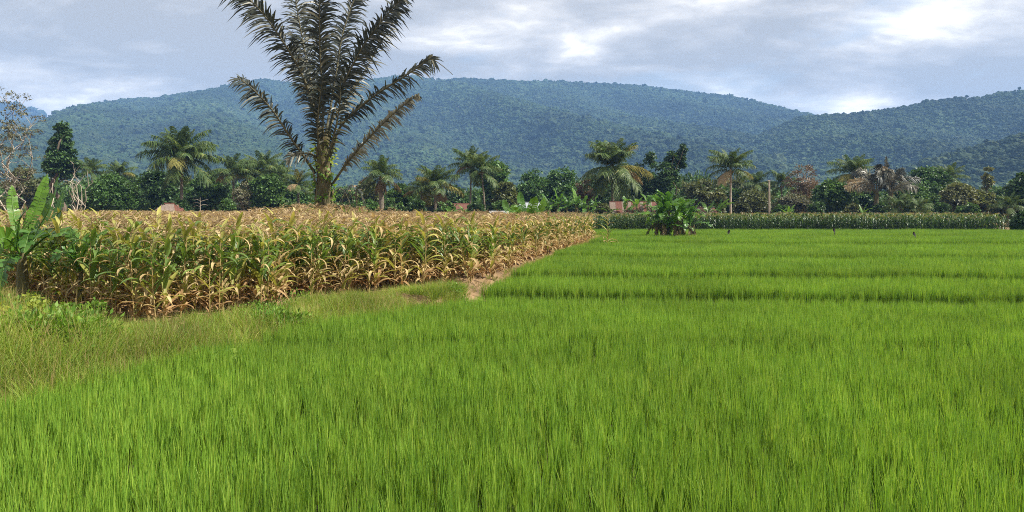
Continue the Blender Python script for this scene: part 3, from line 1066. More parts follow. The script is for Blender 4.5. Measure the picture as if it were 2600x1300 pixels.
def tree(label, px, ytop, ybot, hw, d, prof=ROUND, mat='t_mid', leaf=0.35, n=60, per=70, bark='bark', name='tree', cat='tree', seed=None, rc=None, trunk=None,
         lump=0.3, lean=0.0, twigs=14, group=None, ybase=None, droop=0.3, flat=0.6, aspect=0.42):
    """crown from row ytop to ybot, half width hw (rows and columns of the survey at distance d)"""
    seed = seed if seed is not None else int(px * 7 + ytop)
    rng = np.random.default_rng(seed)
    zb = 0.3 if ybase is None else gz(ybase, d)
    H1, H0 = gz(ytop, d) - zb, max(gz(ybot, d) - zb, 0.15)
    R = hw / F * d
    rcl = rc or R * 0.30
    root = thing(name, label, cat, (gx(px, d), d, zb), 0, group)
    cc = clump_centres(rng, prof, H0 + rcl * 0.4, H1 - rcl * 0.6, max(R - rcl * 0.7, R * 0.4), n, lump)
    cc[:, 0] += lean * (cc[:, 2] / H1) ** 2
    rcs = rcl * rng.uniform(0.6, 1.25, len(cc))
    tr = MB()
    tw = trunk or 0.018 * H1 + 0.05
    top = np.array([lean * 0.7, 0, H0 + (H1 - H0) * 0.75])
    tp = limb_path(rng, (0, 0, -0.1), top, 8, 0.0)
    tp[:2, :2] *= 0.3
    tube(tr, tp, np.linspace(tw * 1.25, tw * 0.25, 8), 7, rough=0.12, rng=rng)
    for i in rng.permutation(len(cc))[:twigs]:
        k = int(np.clip(np.searchsorted(tp[:, 2], cc[i, 2] * 0.72), 1, 6))
        tube(tr, limb_path(rng, tp[k], cc[i], 6, 0.06), np.linspace(tw * 0.42, 0.02, 6), 5, rng=rng)
    link('trunk', tr.mesh('trunk', M[bark], True), root)
    link('crown', crown_mesh(rng, cc, rcs, per, leaf, M[mat], droop, flat, aspect), root)
    return root


# ---- the belt of trees behind the fields
def tree_belt():
    T = tree
    T('tall conical dark evergreen tree with a pointed top', 158, 310, 455, 46, 112, CONE, 't_dark', 0.42, 110, 80, lump=.15, rc=0.75, twigs=30)
    T('bright green rounded bushy tree rising behind the maize beside pale bare stems', 285, 440, 548, 84, 96, DOME, 't_bright', 0.30, 120, 90, rc=0.9)
    T('dark broad-leaved tree under the big coconut palm, beside the bright bush', 405, 428, 548, 62, 108, ROUND, 't_dark', 0.42, 80, 75)
    T('dark leafy tree just behind the big coconut palm trunk', 525, 440, 548, 52, 110, ROUND, 't_mid', 0.42, 70, 75)
    T('creeper-smothered rounded tree beside the palm grove', 683, 440, 548, 50, 100, COLUMN, 't_mid', 0.34, 90, 90, rc=0.8)
    T('thin grey-leaved shrubby tree in front of the palm grove', 620, 462, 548, 34, 99, ROUND, 't_grey', 0.22, 40, 60, bark='bark_pale')
    T('olive leafy tree behind the foot of the wispy bare tree', 60, 425, 548, 60, 116, ROUND, 't_olive', 0.4, 60, 65)
    T('dark tree in the gap between conical evergreen and wispy tree', 112, 450, 548, 42, 120, ROUND, 't_dark', 0.4, 50, 65)
    T('leafy tree behind the leaning grey palm trunk with the ragged skirt', 925, 452, 548, 50, 118, ROUND, 't_olive', 0.4, 60, 65)
    T('dark low tree with dense leaves beyond the huge sago palm', 870, 470, 548, 52, 112, DOME, 't_mid', 0.36, 60, 75)
    T('dense grey-green bushy tree between the two squat palms', 1020, 465, 548, 48, 104, DOME, 't_mid', 0.34, 80, 80)
    T('shady dark tree above the small brick-red roof', 1150, 468, 545, 45, 118, ROUND, 't_dark', 0.36, 60, 75)
    T('tall leafy tree touching the pair of slim coconut palms', 1258, 405, 546, 42, 112, TALL, 't_mid', 0.42, 90, 75, rc=0.95)
    T('yellow-green leafy tree between the slim palms and the white shed', 1285, 462, 546, 38, 104, ROUND, 't_olive', 0.34, 60, 70)
    T('feathery light green tree behind the white shed', 1350, 428, 540, 54, 122, DOME, 't_bright', 0.32, 90, 80)
    T('broad mid-green tree next to the reddish-brown bush', 1425, 424, 540, 58, 124, DOME, 't_bright', 0.34, 90, 80)
    T('reddish-brown bare-looking bush under the large coconut palm', 1487, 455, 515, 32, 104, ROUND, 't_brown', 0.2, 40, 60, name='bush', cat='bush')
    T('dark green thicket tree beneath the blackish bamboo-like tree', 1680, 470, 546, 64, 112, DOME, 't_mid', 0.36, 80, 75)
    T('olive rounded tree between the blackish tree and the lone coconut palm', 1785, 452, 546, 52, 118, ROUND, 't_olive', 0.36, 70, 70)
    T('pale large-leaved small tree close to the lone coconut palm', 1822, 488, 546, 28, 98, ROUND, 't_pale', 0.36, 34, 50, aspect=0.5)
    T('dusky olive thicket tree around the pale bare pole', 1915, 478, 547, 54, 114, DOME, 't_olive', 0.34, 70, 70)
    T('bare brown-crowned tree losing its leaves behind the maize strip', 2040, 412, 520, 44, 116, ROUND, 't_brown', 0.2, 60, 70, bark='bark_pale', twigs=34)
    T('low grey-green thicket tree at the foot of the brown tree', 2015, 490, 548, 56, 112, DOME, 't_grey', 0.32, 60, 70)
    T('dense dark green round tree beside the brown sago cluster', 2115, 455, 548, 54, 102, ROUND, 't_mid', 0.4, 90, 80)
    T('large feathery green tree crowning the thicket beside the sago cluster', 2350, 418, 530, 66, 120, DOME, 't_bright', 0.36, 120, 80)
    T('dark shady tree with drooping leaves below the feathery green tree', 2305, 462, 548, 56, 106, ROUND, 't_mid', 0.42, 90, 80)
    T('brownish sunlit scraggly tree with dark hollow underneath', 2432, 462, 546, 48, 104, ROUND, 't_pale', 0.34, 80, 55, twigs=26)
    T('yellowish leafy tree beside the scraggly brownish tree', 2490, 480, 546, 36, 106, ROUND, 't_olive', 0.36, 60, 65)
    T('tall slender knotty tree wrapped in leaves above the yellowish tree', 2508, 424, 530, 13, 110, COLUMN, 't_pale', 0.34, 30, 50, rc=0.5)
    T('dark broad tree rising at the end of the maize strip', 2600, 440, 552, 46, 96, ROUND, 't_dark', 0.4, 90, 75)
    T('low dark bush at the end of the maize strip', 2598, 540, 590, 26, 64, DOME, 't_dark', 0.25, 40, 60, name='bush', cat='bush')
    T('hazy green tree behind the yellowish leafy tree', 2545, 470, 546, 44, 128, ROUND, 't_mid', 0.36, 60, 70)
    # further trees closing the gaps
    T('small dark tree behind the bright green bush', 330, 436, 540, 40, 126, ROUND, 't_dark', 0.4, 50, 65)
    T('dim green tree between the palm grove and the huge sago palm', 745, 480, 546, 44, 116, ROUND, 't_mid', 0.4, 60, 65)
    T('dim olive tree behind the squat yellow palm', 1100, 480, 546, 48, 124, ROUND, 't_olive', 0.4, 60, 65)
    T('dark tree filling the gap before the large coconut palm', 1520, 455, 546, 44, 120, ROUND, 't_dark', 0.4, 60, 70)
    T('dull green tree behind the lone coconut palm', 1868, 478, 546, 44, 124, ROUND, 't_mid', 0.4, 60, 65)
    T('dim tree between the sago cluster and the dense dark tree', 2190, 470, 546, 48, 116, ROUND, 't_dark', 0.4, 60, 65)
    # blackish tree in upright masses, its top leaning over
    rng = np.random.default_rng(77)
    d = 110
    root = thing('bamboo_tree', 'blackish green towering bamboo-like tree whose top leans over', 'tree', (gx(1675, d), d, 0.3))
    cols = [(1620, 412, 500, 24), (1655, 388, 500, 26), (1688, 398, 500, 26), (1712, 376, 480, 20), (1736, 362, 430, 13), (1640, 440, 510, 30), (1700, 440, 510, 34)]
    cl, rcs = [], []
    tr = MB()
    for cx, yt, yb, w in cols:
        x, z1, z0, r = (cx - 1675) / F * d, gz(yt, d) - .3, gz(yb, d) - .3, w / F * d
        m_ = clump_centres(rng, COLUMN, z0, z1 - .3, r * 0.75, 26, 0.2)
        m_[:, 0] += x; m_[:, 1] += rng.uniform(-1.2, 1.2)
        cl.append(m_); rcs.append(np.full(len(m_), r * 0.42))
        tube(tr, limb_path(rng, (x * 0.4, 0, -0.1), (x, 0, z1 - 0.8), 7, 0), np.linspace(0.11, 0.03, 7), 5, rng=rng)
    link('trunk', tr.mesh('trunk', M['bark'], True), root)
    link('crown', crown_mesh(rng, np.concatenate(cl), np.concatenate(rcs), 70, 0.36, M['t_dark'], 0.6, 0.5, 0.3), root)
    # shrubs and saplings
    for px, yt, hw, d, mt, lb in [(455, 505, 30, 92, 't_dark', 'dark shrub behind the collapsing rusty roof'), (575, 505, 26, 92, 't_mid', 'leafy shrub by the palm grove foot'),
                                  (735, 510, 26, 92, 't_mid', 'shrub between the creeper-smothered tree and the huge sago palm'), (935, 505, 30, 90, 't_bright', 'bright shrub behind the ragged palm trunk'),
                                  (1000, 500, 28, 92, 't_mid', 'leafy shrub beside the ragged palm trunk'), (1060, 505, 26, 92, 't_dark', 'dark shrub under the squat yellow palm'),
                                  (1130, 508, 26, 92, 't_mid', 'shrub below the small brick-red roof'), (1210, 512, 28, 92, 't_dark', 'dark shrub at the foot of the slim palm pair'),
                                  (1270, 508, 28, 92, 't_mid', 'shrub between slim palms and white shed'), (1400, 508, 30, 94, 't_dark', 'dark shrub beside the white shed'),
                                  (1530, 515, 24, 95, 't_olive', 'olive shrub leaning on the red-striped roof'), (1740, 510, 28, 95, 't_mid', 'shrub behind the banana clump in the rice'),
                                  (1885, 512, 26, 96, 't_olive', 'olive shrub near the foot of the lone coconut palm'), (1985, 518, 24, 96, 't_mid', 'shrub near the pale bare pole'),
                                  (2075, 512, 28, 96, 't_dark', 'dark shrub below the dense round tree'), (2165, 515, 28, 95, 't_olive', 'olive shrub at the foot of the sago cluster'),
                                  (2240, 512, 26, 96, 't_dark', 'dark shrub in the hollow under the sago cluster'), (2380, 512, 28, 96, 't_dark', 'dark shrub in the hollow under the scraggly tree'),
                                  (2460, 515, 28, 96, 't_mid', 'shrub under the yellowish leafy tree'), (2540, 518, 30, 95, 't_olive', 'low olive shrub near the end of the maize strip'),
                                  (20, 495, 34, 92, 't_olive', 'olive shrub around the feet of the wispy bare tree'), (120, 490, 34, 92, 't_mid', 'leafy shrub below the conical evergreen')]:
        T(lb, px, yt, 552, hw, d, DOME, mt, 0.26, 34, 55, name='shrub', cat='shrub', twigs=6)


tree_belt()


def bare_trees():
    """wispy pale-stemmed trees at the left end of the belt, dead sapling, bare pole"""
    def stems(root, specs, d, x0, mat, seed, twig=5, r0=0.08, name='trunk', tl=1.4):
        rng = np.random.default_rng(seed)
        mb = MB(); tips = []
        for bx, tx, yt in specs:
            a = np.array([(bx - x0) / F * d, rng.uniform(-.4, .4), -0.05]); b = np.array([(tx - x0) / F * d, rng.uniform(-.8, .8), gz(yt, d) - .3])
            p = limb_path(rng, a, b, 9, 0.0)
            tube(mb, p, np.linspace(r0, 0.018, 9), 5, rough=.15, rng=rng)
            for k in range(twig):
                i = rng.integers(3, 9)
                q = p[i] + np.array([rng.normal(0, .55), rng.normal(0, .5), rng.uniform(.3, 1.0)]) * tl
                tube(mb, limb_path(rng, p[i], q, 5, 0.05), np.linspace(r0 * .4, .012, 5), 4, rng=rng)
                tips.append(q)
            tips.append(b)
        link(name, mb.mesh(name, M[mat], True), root)
        return np.array(tips), rng
    d = 88
    r = thing('wispy_tree', 'tall wispy tree with pale twisted stems and thin grey foliage', 'tree', (gx(32, d), d, .3))
    tips, rng = stems(r, [(28, 22, 258), (34, 50, 275), (40, 84, 300), (25, 4, 300), (30, 2, 360), (36, 70, 360), (30, 40, 330), (20, -25, 330)], d, 32, 'bark_pale', 3, 9, 0.10)
    cc = np.concatenate([tips + rng.normal(0, .35, tips.shape) for _ in range(2)])
    cc = cc[cc[:, 2] > 3.2]
    link('crown', crown_mesh(rng, cc, np.full(len(cc), 0.5), 26, 0.2, M['t_grey'], 0.5), r)
    d = 82
    r = thing('bare_stump_tree', 'clump of pale bare lopped stems behind the banana leaves', 'tree', (gx(197, d), d, .3))
    stems(r, [(190, 184, 425), (195, 196, 418), (199, 205, 420), (203, 214, 430), (196, 190, 450), (200, 209, 445), (192, 176, 470)], d, 197, 'bark_pale', 5, 2, 0.085, tl=.5)
    d = 60
    r = thing('leaning_bare_stem', 'single pale bare stem leaning beside the lopped stems', 'tree', (gx(186, d), d, .3))
    stems(r, [(188, 168, 468)], d, 186, 'bark_pale', 8, 1, 0.06, tl=.3)
    d = 80
    r = thing('pale_stem', 'pale thin bare stem rising just above the banana leaves', 'tree', (gx(128, d), d, .3))
    stems(r, [(132, 126, 440), (133, 133, 452)], d, 128, 'bark_pale', 9, 2, 0.07, tl=.4)
    d = 78
    r = thing('dead_sapling', 'small dead white sapling with bare side twigs near the rusty roof', 'sapling', (gx(508, d), d, .3))
    rng = np.random.default_rng(2)
    mb = MB()
    tube(mb, [(0, 0, 0), (0.02, 0, 1.5), (0, 0, 3.3)], [.05, .04, .02], 6)
    for z, s in ((2.5, 1), (2.7, -1), (2.9, 1), (2.4, -1), (3.0, -1)):
        tube(mb, [(0, 0, z), (s * .35, .1, z + .12), (s * .75, .15, z + rng.uniform(-.05, .3))], [.022, .018, .01], 5)
    link('trunk', mb.mesh('trunk', M['bark_pale']), r)
    d = 96
    r = thing('bare_pole_trunk', 'straight pale dead palm trunk standing without a crown', 'dead tree', (gx(1953, d), d, .3))
    mb = MB()
    tube(mb, [(0, 0, 0), (.03, 0, 1.8), (0, 0, gz(462, d) - .3)], [.15, .12, .11], 8, rough=.06)
    link('trunk', mb.mesh('trunk', M['bark_pale'], True), r)
    mb = MB()
    zt = gz(462, d) - .3
    for q in range(5):
        a = q * 1.3
        tube(mb, [(0, 0, zt - .1), (.12 * cos(a), .12 * sin(a), zt + .2), (.35 * cos(a), .3 * sin(a), zt + .25)], [.04, .03, .01], 4)
    link('broken_stub', mb.mesh('broken_stub', M['bark_pale']), r)


bare_trees()

# ------------------------------------------------------------------ palms
def frond_mesh(rng, ctrl, n, ll, lw, mats, droop=0.9, fwd=0.6, vee=0.25, rr=0.04, start=0.16, ref=(0, 0, 1), lseg=3, gaps=0.0, tipl=0.35, name='frond', jit=0.18, bare_tip=0.0, pale=0.0, ragged=0.0):
    """pinnate leaf along control points; leaflets of length ll hang by droop"""
    mb = MB()
    R = catmull(ctrl, 24)
    tube(mb, R, np.linspace(rr, rr * 0.18, 24), 5, 0)
    t_, s_, n_ = frames(R, ref)
    L_ = np.linspace(0, 1, 24)
    for side in (-1, 1):
        for i in range(n):
            u = start + (1 - start - bare_tip) * (i + rng.uniform(0, .8)) / n
            if rng.random() < gaps:
                continue
            p = np.array([np.interp(u, L_, R[:, k]) for k in range(3)])
            t = unit([np.interp(u, L_, t_[:, k]) for k in range(3)])
            s = unit([np.interp(u, L_, s_[:, k]) for k in range(3)]) * side
            nn = unit([np.interp(u, L_, n_[:, k]) for k in range(3)])
            prof = np.interp((u - start) / (1 - start), [0, .15, .5, .85, 1], [.55, .9, 1, .7, tipl])
            ln = ll * prof * rng.uniform(.8, 1.15) * (1 - ragged * rng.random() ** 2.2)
            d0 = unit(s + t * (fwd + rng.normal(0, jit)) + nn * (vee + rng.normal(0, jit)))
            q = np.linspace(0, 1, lseg + 1)[:, None]
            pts = p + d0 * ln * q + np.array([0, 0, -1.0]) * (droop * rng.uniform(.6, 1.4)) * ln * 0.5 * q ** 2
            tg = unit(np.gradient(pts, axis=0))
            sd_ = unit(np.cross(tg, nn) + rng.normal(0, .25, 3))
            w = lw * rng.uniform(.75, 1.2) * np.interp(q[:, 0], [0, .3, .7, 1], [.6, 1, .7, .06])
            strip(mb, pts, w, sd_, mat=2 if rng.random() < pale else 1)
    return mb.mesh(name, mats)


def coco_fronds():
    """shared coconut fronds, outward along +x, from upright to hanging"""
    out = {}
    for key, mat in (('g', 'palm'), ('y', 'palm_y'), ('d', 'palm_dry')):
        for j, (e0, e1) in enumerate([(82, 40), (66, 5), (50, -20), (32, -40), (12, -55), (-15, -72), (-45, -84)]):
            for v in range(2):
                rng = np.random.default_rng(j * 10 + v)
                L_ = 4.6 if j < 6 else 3.6
                k = 8
                a = np.radians(np.interp(np.linspace(0, 1, k) ** 1.2, [0, 1], [e0, e1]))
                x = np.concatenate([[0], np.cumsum(np.cos(a[:-1]))]) * L_ / (k - 1)
                z = np.concatenate([[0], np.cumsum(np.sin(a[:-1]))]) * L_ / (k - 1)
                y = 0.25 * rng.normal() * np.linspace(0, 1, k) ** 2
                ctrl = np.stack([x, y, z], 1)
                out[key, j, v] = frond_mesh(rng, ctrl, 70, 1.2, 0.05, [M['palm_rachis'], M[mat], M['palm_y']], droop=1.7, fwd=.55, vee=.2, rr=.035, ref=(0, 0, 1) if j > 0 else (-1, 0, .2), lseg=2, pale=0.03)
    return out


FR = coco_fronds()


def nut_mesh():
    mb = MB()
    zz = np.linspace(-.13, .13, 6)
    tube(mb, np.column_stack([zz * 0, zz * 0, zz]), np.sqrt(np.maximum(.0001, .0145 - zz ** 2 * .82)) , 7)
    return mb.mesh('coconut', rough_mat('coconut', (.12, .11, .03), (.26, .17, .06), 5))


NUT = nut_mesh()


def coconut(label, px, ycrown, d, size=1.0, seed=0, n=18, lean=0.0, yellow=0.15, dry=0.06, low=5, tr=0.14, ragged=0, ybase=None, trunk='palm_trunk', spread=1.0, name='coconut_palm'):
    rng = np.random.default_rng(seed + 900)
    n = int(n * 1.45)
    yellow, dry = yellow * .3, dry * .4
    zb = 0.3
    root = thing(name, label, 'palm', (gx(px, d) - lean, d, zb))
    H = gz(ycrown, d) - zb
    mb = MB()
    k = 10
    t = np.linspace(0, 1, k)
    pts = np.stack([lean * t ** 1.6, 0.15 * np.sin(t * 3), H * t - .05], 1)
    rad = tr * (1.25 - .4 * t) * (1 + .06 * (np.arange(k) % 2))
    rad[0] *= 1.35
    tube(mb, pts, rad, 8, rough=.05, rng=rng)
    link('trunk', mb.mesh('trunk', M[trunk], True), root)
    c = Vector((lean, 0, H))
    for i in range(n):
        q = (i + .5) / n
        j = int(np.clip(round(q ** 1.25 * low + rng.normal(0, .45)), 0, 6))
        u = rng.random()
        key = 'g'
        if j >= 4:
            key = 'd' if u < dry * 1.5 else ('y' if u < (dry + yellow) * 1.5 else 'g')
        elif u < yellow * .3:
            key = 'y'
        o = link('frond', FR[key, j, int(rng.integers(0, 2))], root)
        o.location = c + Vector((0, 0, -.25 * q))
        s = size * rng.uniform(.85, 1.1) * (1.0 if j else .8)
        o.scale = (s * spread, s, s)
        o.rotation_euler = (rng.normal(0, .12), rng.normal(0, .05), i * 2.39996 + rng.uniform(-.3, .3))
    for i in range(6):
        o = link('coconut', NUT, root)
        a = i * 1.05
        o.location = c + Vector((.24 * cos(a), .24 * sin(a), -.35 - .08 * (i % 2)))
    if ragged:
        for i in range(ragged):
            o = link('dead_frond', FR['d', 6, i % 2], root)
            o.location = c + Vector((0, 0, -.3))
            s = size * rng.uniform(.5, .75)
            o.scale = (s, s, s)
            o.rotation_euler = (0, rng.uniform(.1, .35), i * 1.3)
    return root


def palms():
    coconut('large coconut palm with yellowing lower fronds above the rusty roof', 460, 402, 100, 1.12, 1, 26, 0.0, .10, .03, 5, .17)
    coconut('small coconut palm between the conical evergreen and the bright bush', 232, 432, 118, .62, 2, 14)
    coconut('small dark coconut palm peeping over the bright bush', 303, 442, 118, .62, 3, 14)
    coconut('coconut palm of the grove with upright fronds, beside the big palm', 592, 440, 106, .78, 4, 18, dry=.2)
    coconut('coconut palm in the middle of the grove', 630, 448, 112, .72, 5, 16, dry=.2)
    coconut('coconut palm over the creeper-smothered tree', 668, 430, 110, .78, 6, 18)
    coconut('coconut palm of the grove leaning towards the huge sago palm', 706, 450, 116, .7, 7, 16)
    coconut('young coconut palm next to the huge sago palm', 757, 468, 104, .62, 8, 14, dry=.25)
    coconut('ragged coconut palm on a stout grey trunk with a dead skirt', 968, 445, 96, .72, 9, 16, dry=.35, ragged=7, tr=.3, spread=.95)
    coconut('squat yellowish coconut palm with drooping dry fronds', 1105, 470, 96, .74, 10, 18, yellow=.3, dry=.25, tr=.16)
    coconut('low yellow coconut palm leaning on the squat one', 1070, 482, 100, .6, 11, 14, yellow=.3, dry=.25)
    coconut('slim tall coconut palm, first of the pair', 1197, 420, 100, .68, 12, 18, lean=.2, yellow=.2, dry=.15, tr=.11)
    coconut('slim tall coconut palm, leaning one of the pair', 1222, 432, 98, .62, 13, 16, lean=-.5, yellow=.2, dry=.2, tr=.1)
    coconut('large coconut palm with long hanging fronds beside the red-striped roof', 1556, 425, 100, 1.08, 14, 24, yellow=.15, dry=.12, low=6, tr=.2)
    coconut('lone coconut palm on a slim pale trunk with brown lower fronds', 1856, 428, 94, .72, 15, 18, yellow=.2, dry=.3, tr=.12, trunk='bark_pale')
    coconut('small distant coconut palm by the bare pole', 1922, 468, 122, .62, 16, 14)
    coconut('small distant coconut palm before the brown tree', 1985, 468, 122, .66, 17, 14)
    coconut('coconut palm spreading above the brown sago cluster', 2165, 440, 104, .78, 18, 16)
    coconut('coconut palm half hidden behind the feathery green tree', 2412, 450, 124, .66, 19, 14)
    coconut('low young palm sprouting behind the maize strip', 2285, 525, 92, .5, 20, 12, tr=.12)
    coconut('low young palm with pale fronds beside the sprouting one', 2330, 530, 91, .46, 21, 12, tr=.12, yellow=.3)
    coconut('low palm behind the end of the maize strip', 2560, 525, 94, .5, 22, 12, tr=.12)


palms()


def sago(label, ctrls, base, top, d, trunk_r, seed, name='sago_palm', density=1.0, creeper=True, ll=1.35):
    """ctrls: list of (points (px, py, dy), leaflet length, gaps, palette, bare tip)"""
    rng = np.random.default_rng(seed)
    bx, by = gx(base[0], d), d
    root = thing(name, label, 'palm', (bx, by, .26))
    o0 = np.array([bx, by, .26])
    tx = (top[0] - base[0]) / F * d
    H = gz(top[1], d) - .26
    k = 12
    t = np.linspace(0, 1, k)
    pts = np.stack([tx * t, 0.1 * np.sin(t * 4), H * t - .05], 1)
    mb = MB()
    tube(mb, pts, trunk_r * (1.12 - .55 * t), 10, rough=.14, rng=rng)
    tk = link('trunk', mb.mesh('trunk', M['sago_trunk'], False), root)
    # clasping leaf bases
    nb = 26
    for i in range(nb):
        a = i * 2.4 + rng.uniform(-.3, .3)
        q = .12 + .8 * i / nb
        z = H * q
        c = np.array([tx * q, 0, z])
        dr = np.array([cos(a), sin(a), 0])
        ln = rng.uniform(.7, 1.3)
        r0 = trunk_r * (1.05 - .5 * q)
        p = [c + dr * r0 * .8, c + dr * (r0 + .05) + (0, 0, ln * .4), c + dr * (r0 + .16) + (0, 0, ln)]
        m2 = MB()
        P_ = catmull(p, 6)
        sd_ = np.repeat([[-sin(a), cos(a), 0]], 6, 0)
        strip(m2, P_, np.array([.22, .2, .15, .11, .08, .03]) * trunk_r / .42, sd_, np.repeat([-dr], 6, 0), 0.5)
        link('leaf_base', m2.mesh('leaf_base', M['sago_trunk']), root)
    for pl, l_, gaps, pal, bt, n in ctrls:
        c = np.array([[gx(x, d + dy), d + dy, gz(y, d + dy)] for x, y, dy in pl]) - o0
        st_ = .24 if len(pl) > 3 and pl[-1][1] < 100 else .14
        mats = {'dark': [M['rachis'], M['sago'], M['sago_pale']], 'pale': [M['rachis'], M['sago_pale'], M['sago']], 'dead': [M['rachis'], M['palm_dry'], M['sago_pale']]}[pal]
        link('frond', frond_mesh(rng, c, int(n * 1.7 * density), l_ * .98, .044, mats, droop=1.0, fwd=1.0, vee=.08, ragged=.35, rr=.075, start=st_, ref=(0.1, -1, .35), lseg=3, gaps=gaps + .08, jit=.4, bare_tip=bt, pale=.09, tipl=.3), root)
    if creeper:
        for zq, nn, sp in ((.55, 150, .5), (.12, 120, .55), (.85, 130, .55), (.32, 60, .5)):
            m3 = MB()
            a = rng.uniform(0, 2 * pi, nn)
            c = np.stack([tx * zq + np.cos(a) * sp * rng.uniform(.6, 1.2, nn), np.sin(a) * sp * rng.uniform(.6, 1.2, nn), H * zq + rng.normal(0, .55, nn)], 1)
            dd = unit(np.stack([np.cos(a), np.sin(a), rng.uniform(-.9, .1, nn)], 1) + rng.normal(0, .3, (nn, 3)))
            diamonds(m3, c, dd, unit(rng.normal(0, .5, (nn, 3)) + (0, -.4, .7)), rng.uniform(.14, .3, nn), rng.uniform(.05, .1, nn))
            link('creeper', m3.mesh('creeper', M['weed'] if zq != .85 else M['weed_y']), root)
    return root


def sago_palms():
    C = [
        ([(800, 440, 0), (770, 395, -.6), (735, 345, -1), (692, 280, -1.3), (648, 232, -1.5), (612, 203, -1.6), (584, 196, -1.6)], .95, .12, 'dark', .12, 52),
        ([(810, 350, 0), (799, 283, -.3), (766, 186, -.8), (708, 90, -1.2), (660, 26, -1.5), (605, -30, -1.8), (560, -90, -2)], 1.35, .0, 'dark', 0, 95),
        ([(815, 345, .2), (796, 240, 1.0), (772, 120, 1.8), (752, 10, 2.4), (735, -100, 3.0)], 1.25, .05, 'dark', 0, 80),
        ([(819, 352, -.3), (820, 260, -.9), (812, 120, -1.3), (812, 0, -1.6), (820, -140, -1.8)], 1.5, .0, 'dark', 0, 105),
        ([(826, 345, .2), (843, 250, .8), (856, 172, 1.3), (870, 87, 1.8), (899, 0, 2.2), (930, -80, 2.4)], 1.3, .03, 'dark', 0, 90),
        ([(832, 350, 0), (850, 272, -.5), (881, 194, -1.0), (926, 112, -1.5), (978, 44, -2.0), (1040, -25, -2.4)], 1.4, .0, 'dark', 0, 100),
        ([(828, 345, .6), (856, 285, 1.6), (905, 215, 2.6), (960, 120, 3.6), (1010, 30, 4.4)], 1.1, .3, 'pale', 0, 36),
        ([(838, 400, 0), (862, 325, -.4), (905, 280, -.8), (955, 240, -1.2), (1010, 205, -1.5), (1065, 168, -1.7), (1092, 150, -1.8), (1122, 166, -1.9), (1150, 190, -2)], .85, .12, 'dark', .2, 70),
        ([(842, 470, .1), (880, 415, -.3), (925, 362, -.7), (968, 318, -1.0), (1015, 275, -1.3), (1064, 240, -1.5)], .72, .05, 'pale', 0, 70),
        ([(826, 420, -.4), (848, 345, -1.0), (862, 270, -1.5), (866, 200, -1.8)], .9, .25, 'dark', .05, 40),
        ([(815, 350, .3), (803, 300, .8), (784, 240, 1.2), (762, 170, 1.6), (740, 80, 2)], 1.05, .05, 'dark', 0, 60),
        ([(816, 395, -.5), (806, 330, -1.1), (812, 250, -1.5), (822, 190, -1.7)], 1.1, .1, 'dark', 0, 48),
        ([(806, 400, -.1), (784, 390, -.7), (748, 392, -1.1), (728, 405, -1.2)], .6, .5, 'pale', 0, 20),
    ]
    sago('huge dark sago palm with upswept fronds towering out of the maize', C, (818, 640), (823, 338), 40, .5, 12)
    d = 70
    rng = np.random.default_rng(4)
    r = thing('young_sago_palm', 'dark arching dead sago fronds drooping beside the huge palm', 'palm', (gx(885, d), d, .27))
    for k, pl in enumerate([[(905, 560), (880, 490), (858, 480), (846, 520)], [(905, 560), (890, 485), (875, 492), (868, 540)], [(905, 560), (905, 490), (915, 486), (925, 530)], [(905, 560), (898, 480), (885, 478), (880, 545)]]):
        c = np.array([[gx(x, d) - gx(885, d), .3 * k - .5, gz(y, d) - .27] for x, y in pl])
        link('frond', frond_mesh(rng, c, 40, .9, .035, [M['rachis'], M['sago'], M['palm_dry']], droop=1.3, rr=.04, lseg=2, pale=.1), r)
    # the brown cluster behind the maize strip
    d = 98
    C2 = []
    rng = np.random.default_rng(9)
    for bx, n in ((2225, 13), (2262, 11)):
        C2 = []
        for k in range(n):
            a = radians(rng.uniform(15, 165)); L_ = rng.uniform(55, 92)
            x1, y1 = bx + cos(a) * L_ * .5, 480 - sin(a) * L_ * .55
            x2, y2 = bx + cos(a) * L_ * 1.0, 480 - sin(a) * L_ * .75 + abs(cos(a)) * 14
            dy = rng.uniform(-1.5, 1.5)
            C2.append(([(bx, 490, 0), (x1, y1, dy * .5), (x2, y2, dy)], 1.1, .1, rng.choice(['dark', 'dark', 'dark', 'dark', 'pale', 'dead']), 0, 44))
        if bx == 2262:
            C2.append(([(2255, 470, 0), (2251, 430, 0), (2250, 398, 0)], .55, 0, 'dark', 0, 60))
        sago('brown sago palm of the cluster, %s' % ('with one upright dark spear leaf' if bx == 2262 else 'its fronds splayed over the dark shrubs'), C2, (bx, 548), (bx, 488), d, .35, bx, creeper=False)


sago_palms()

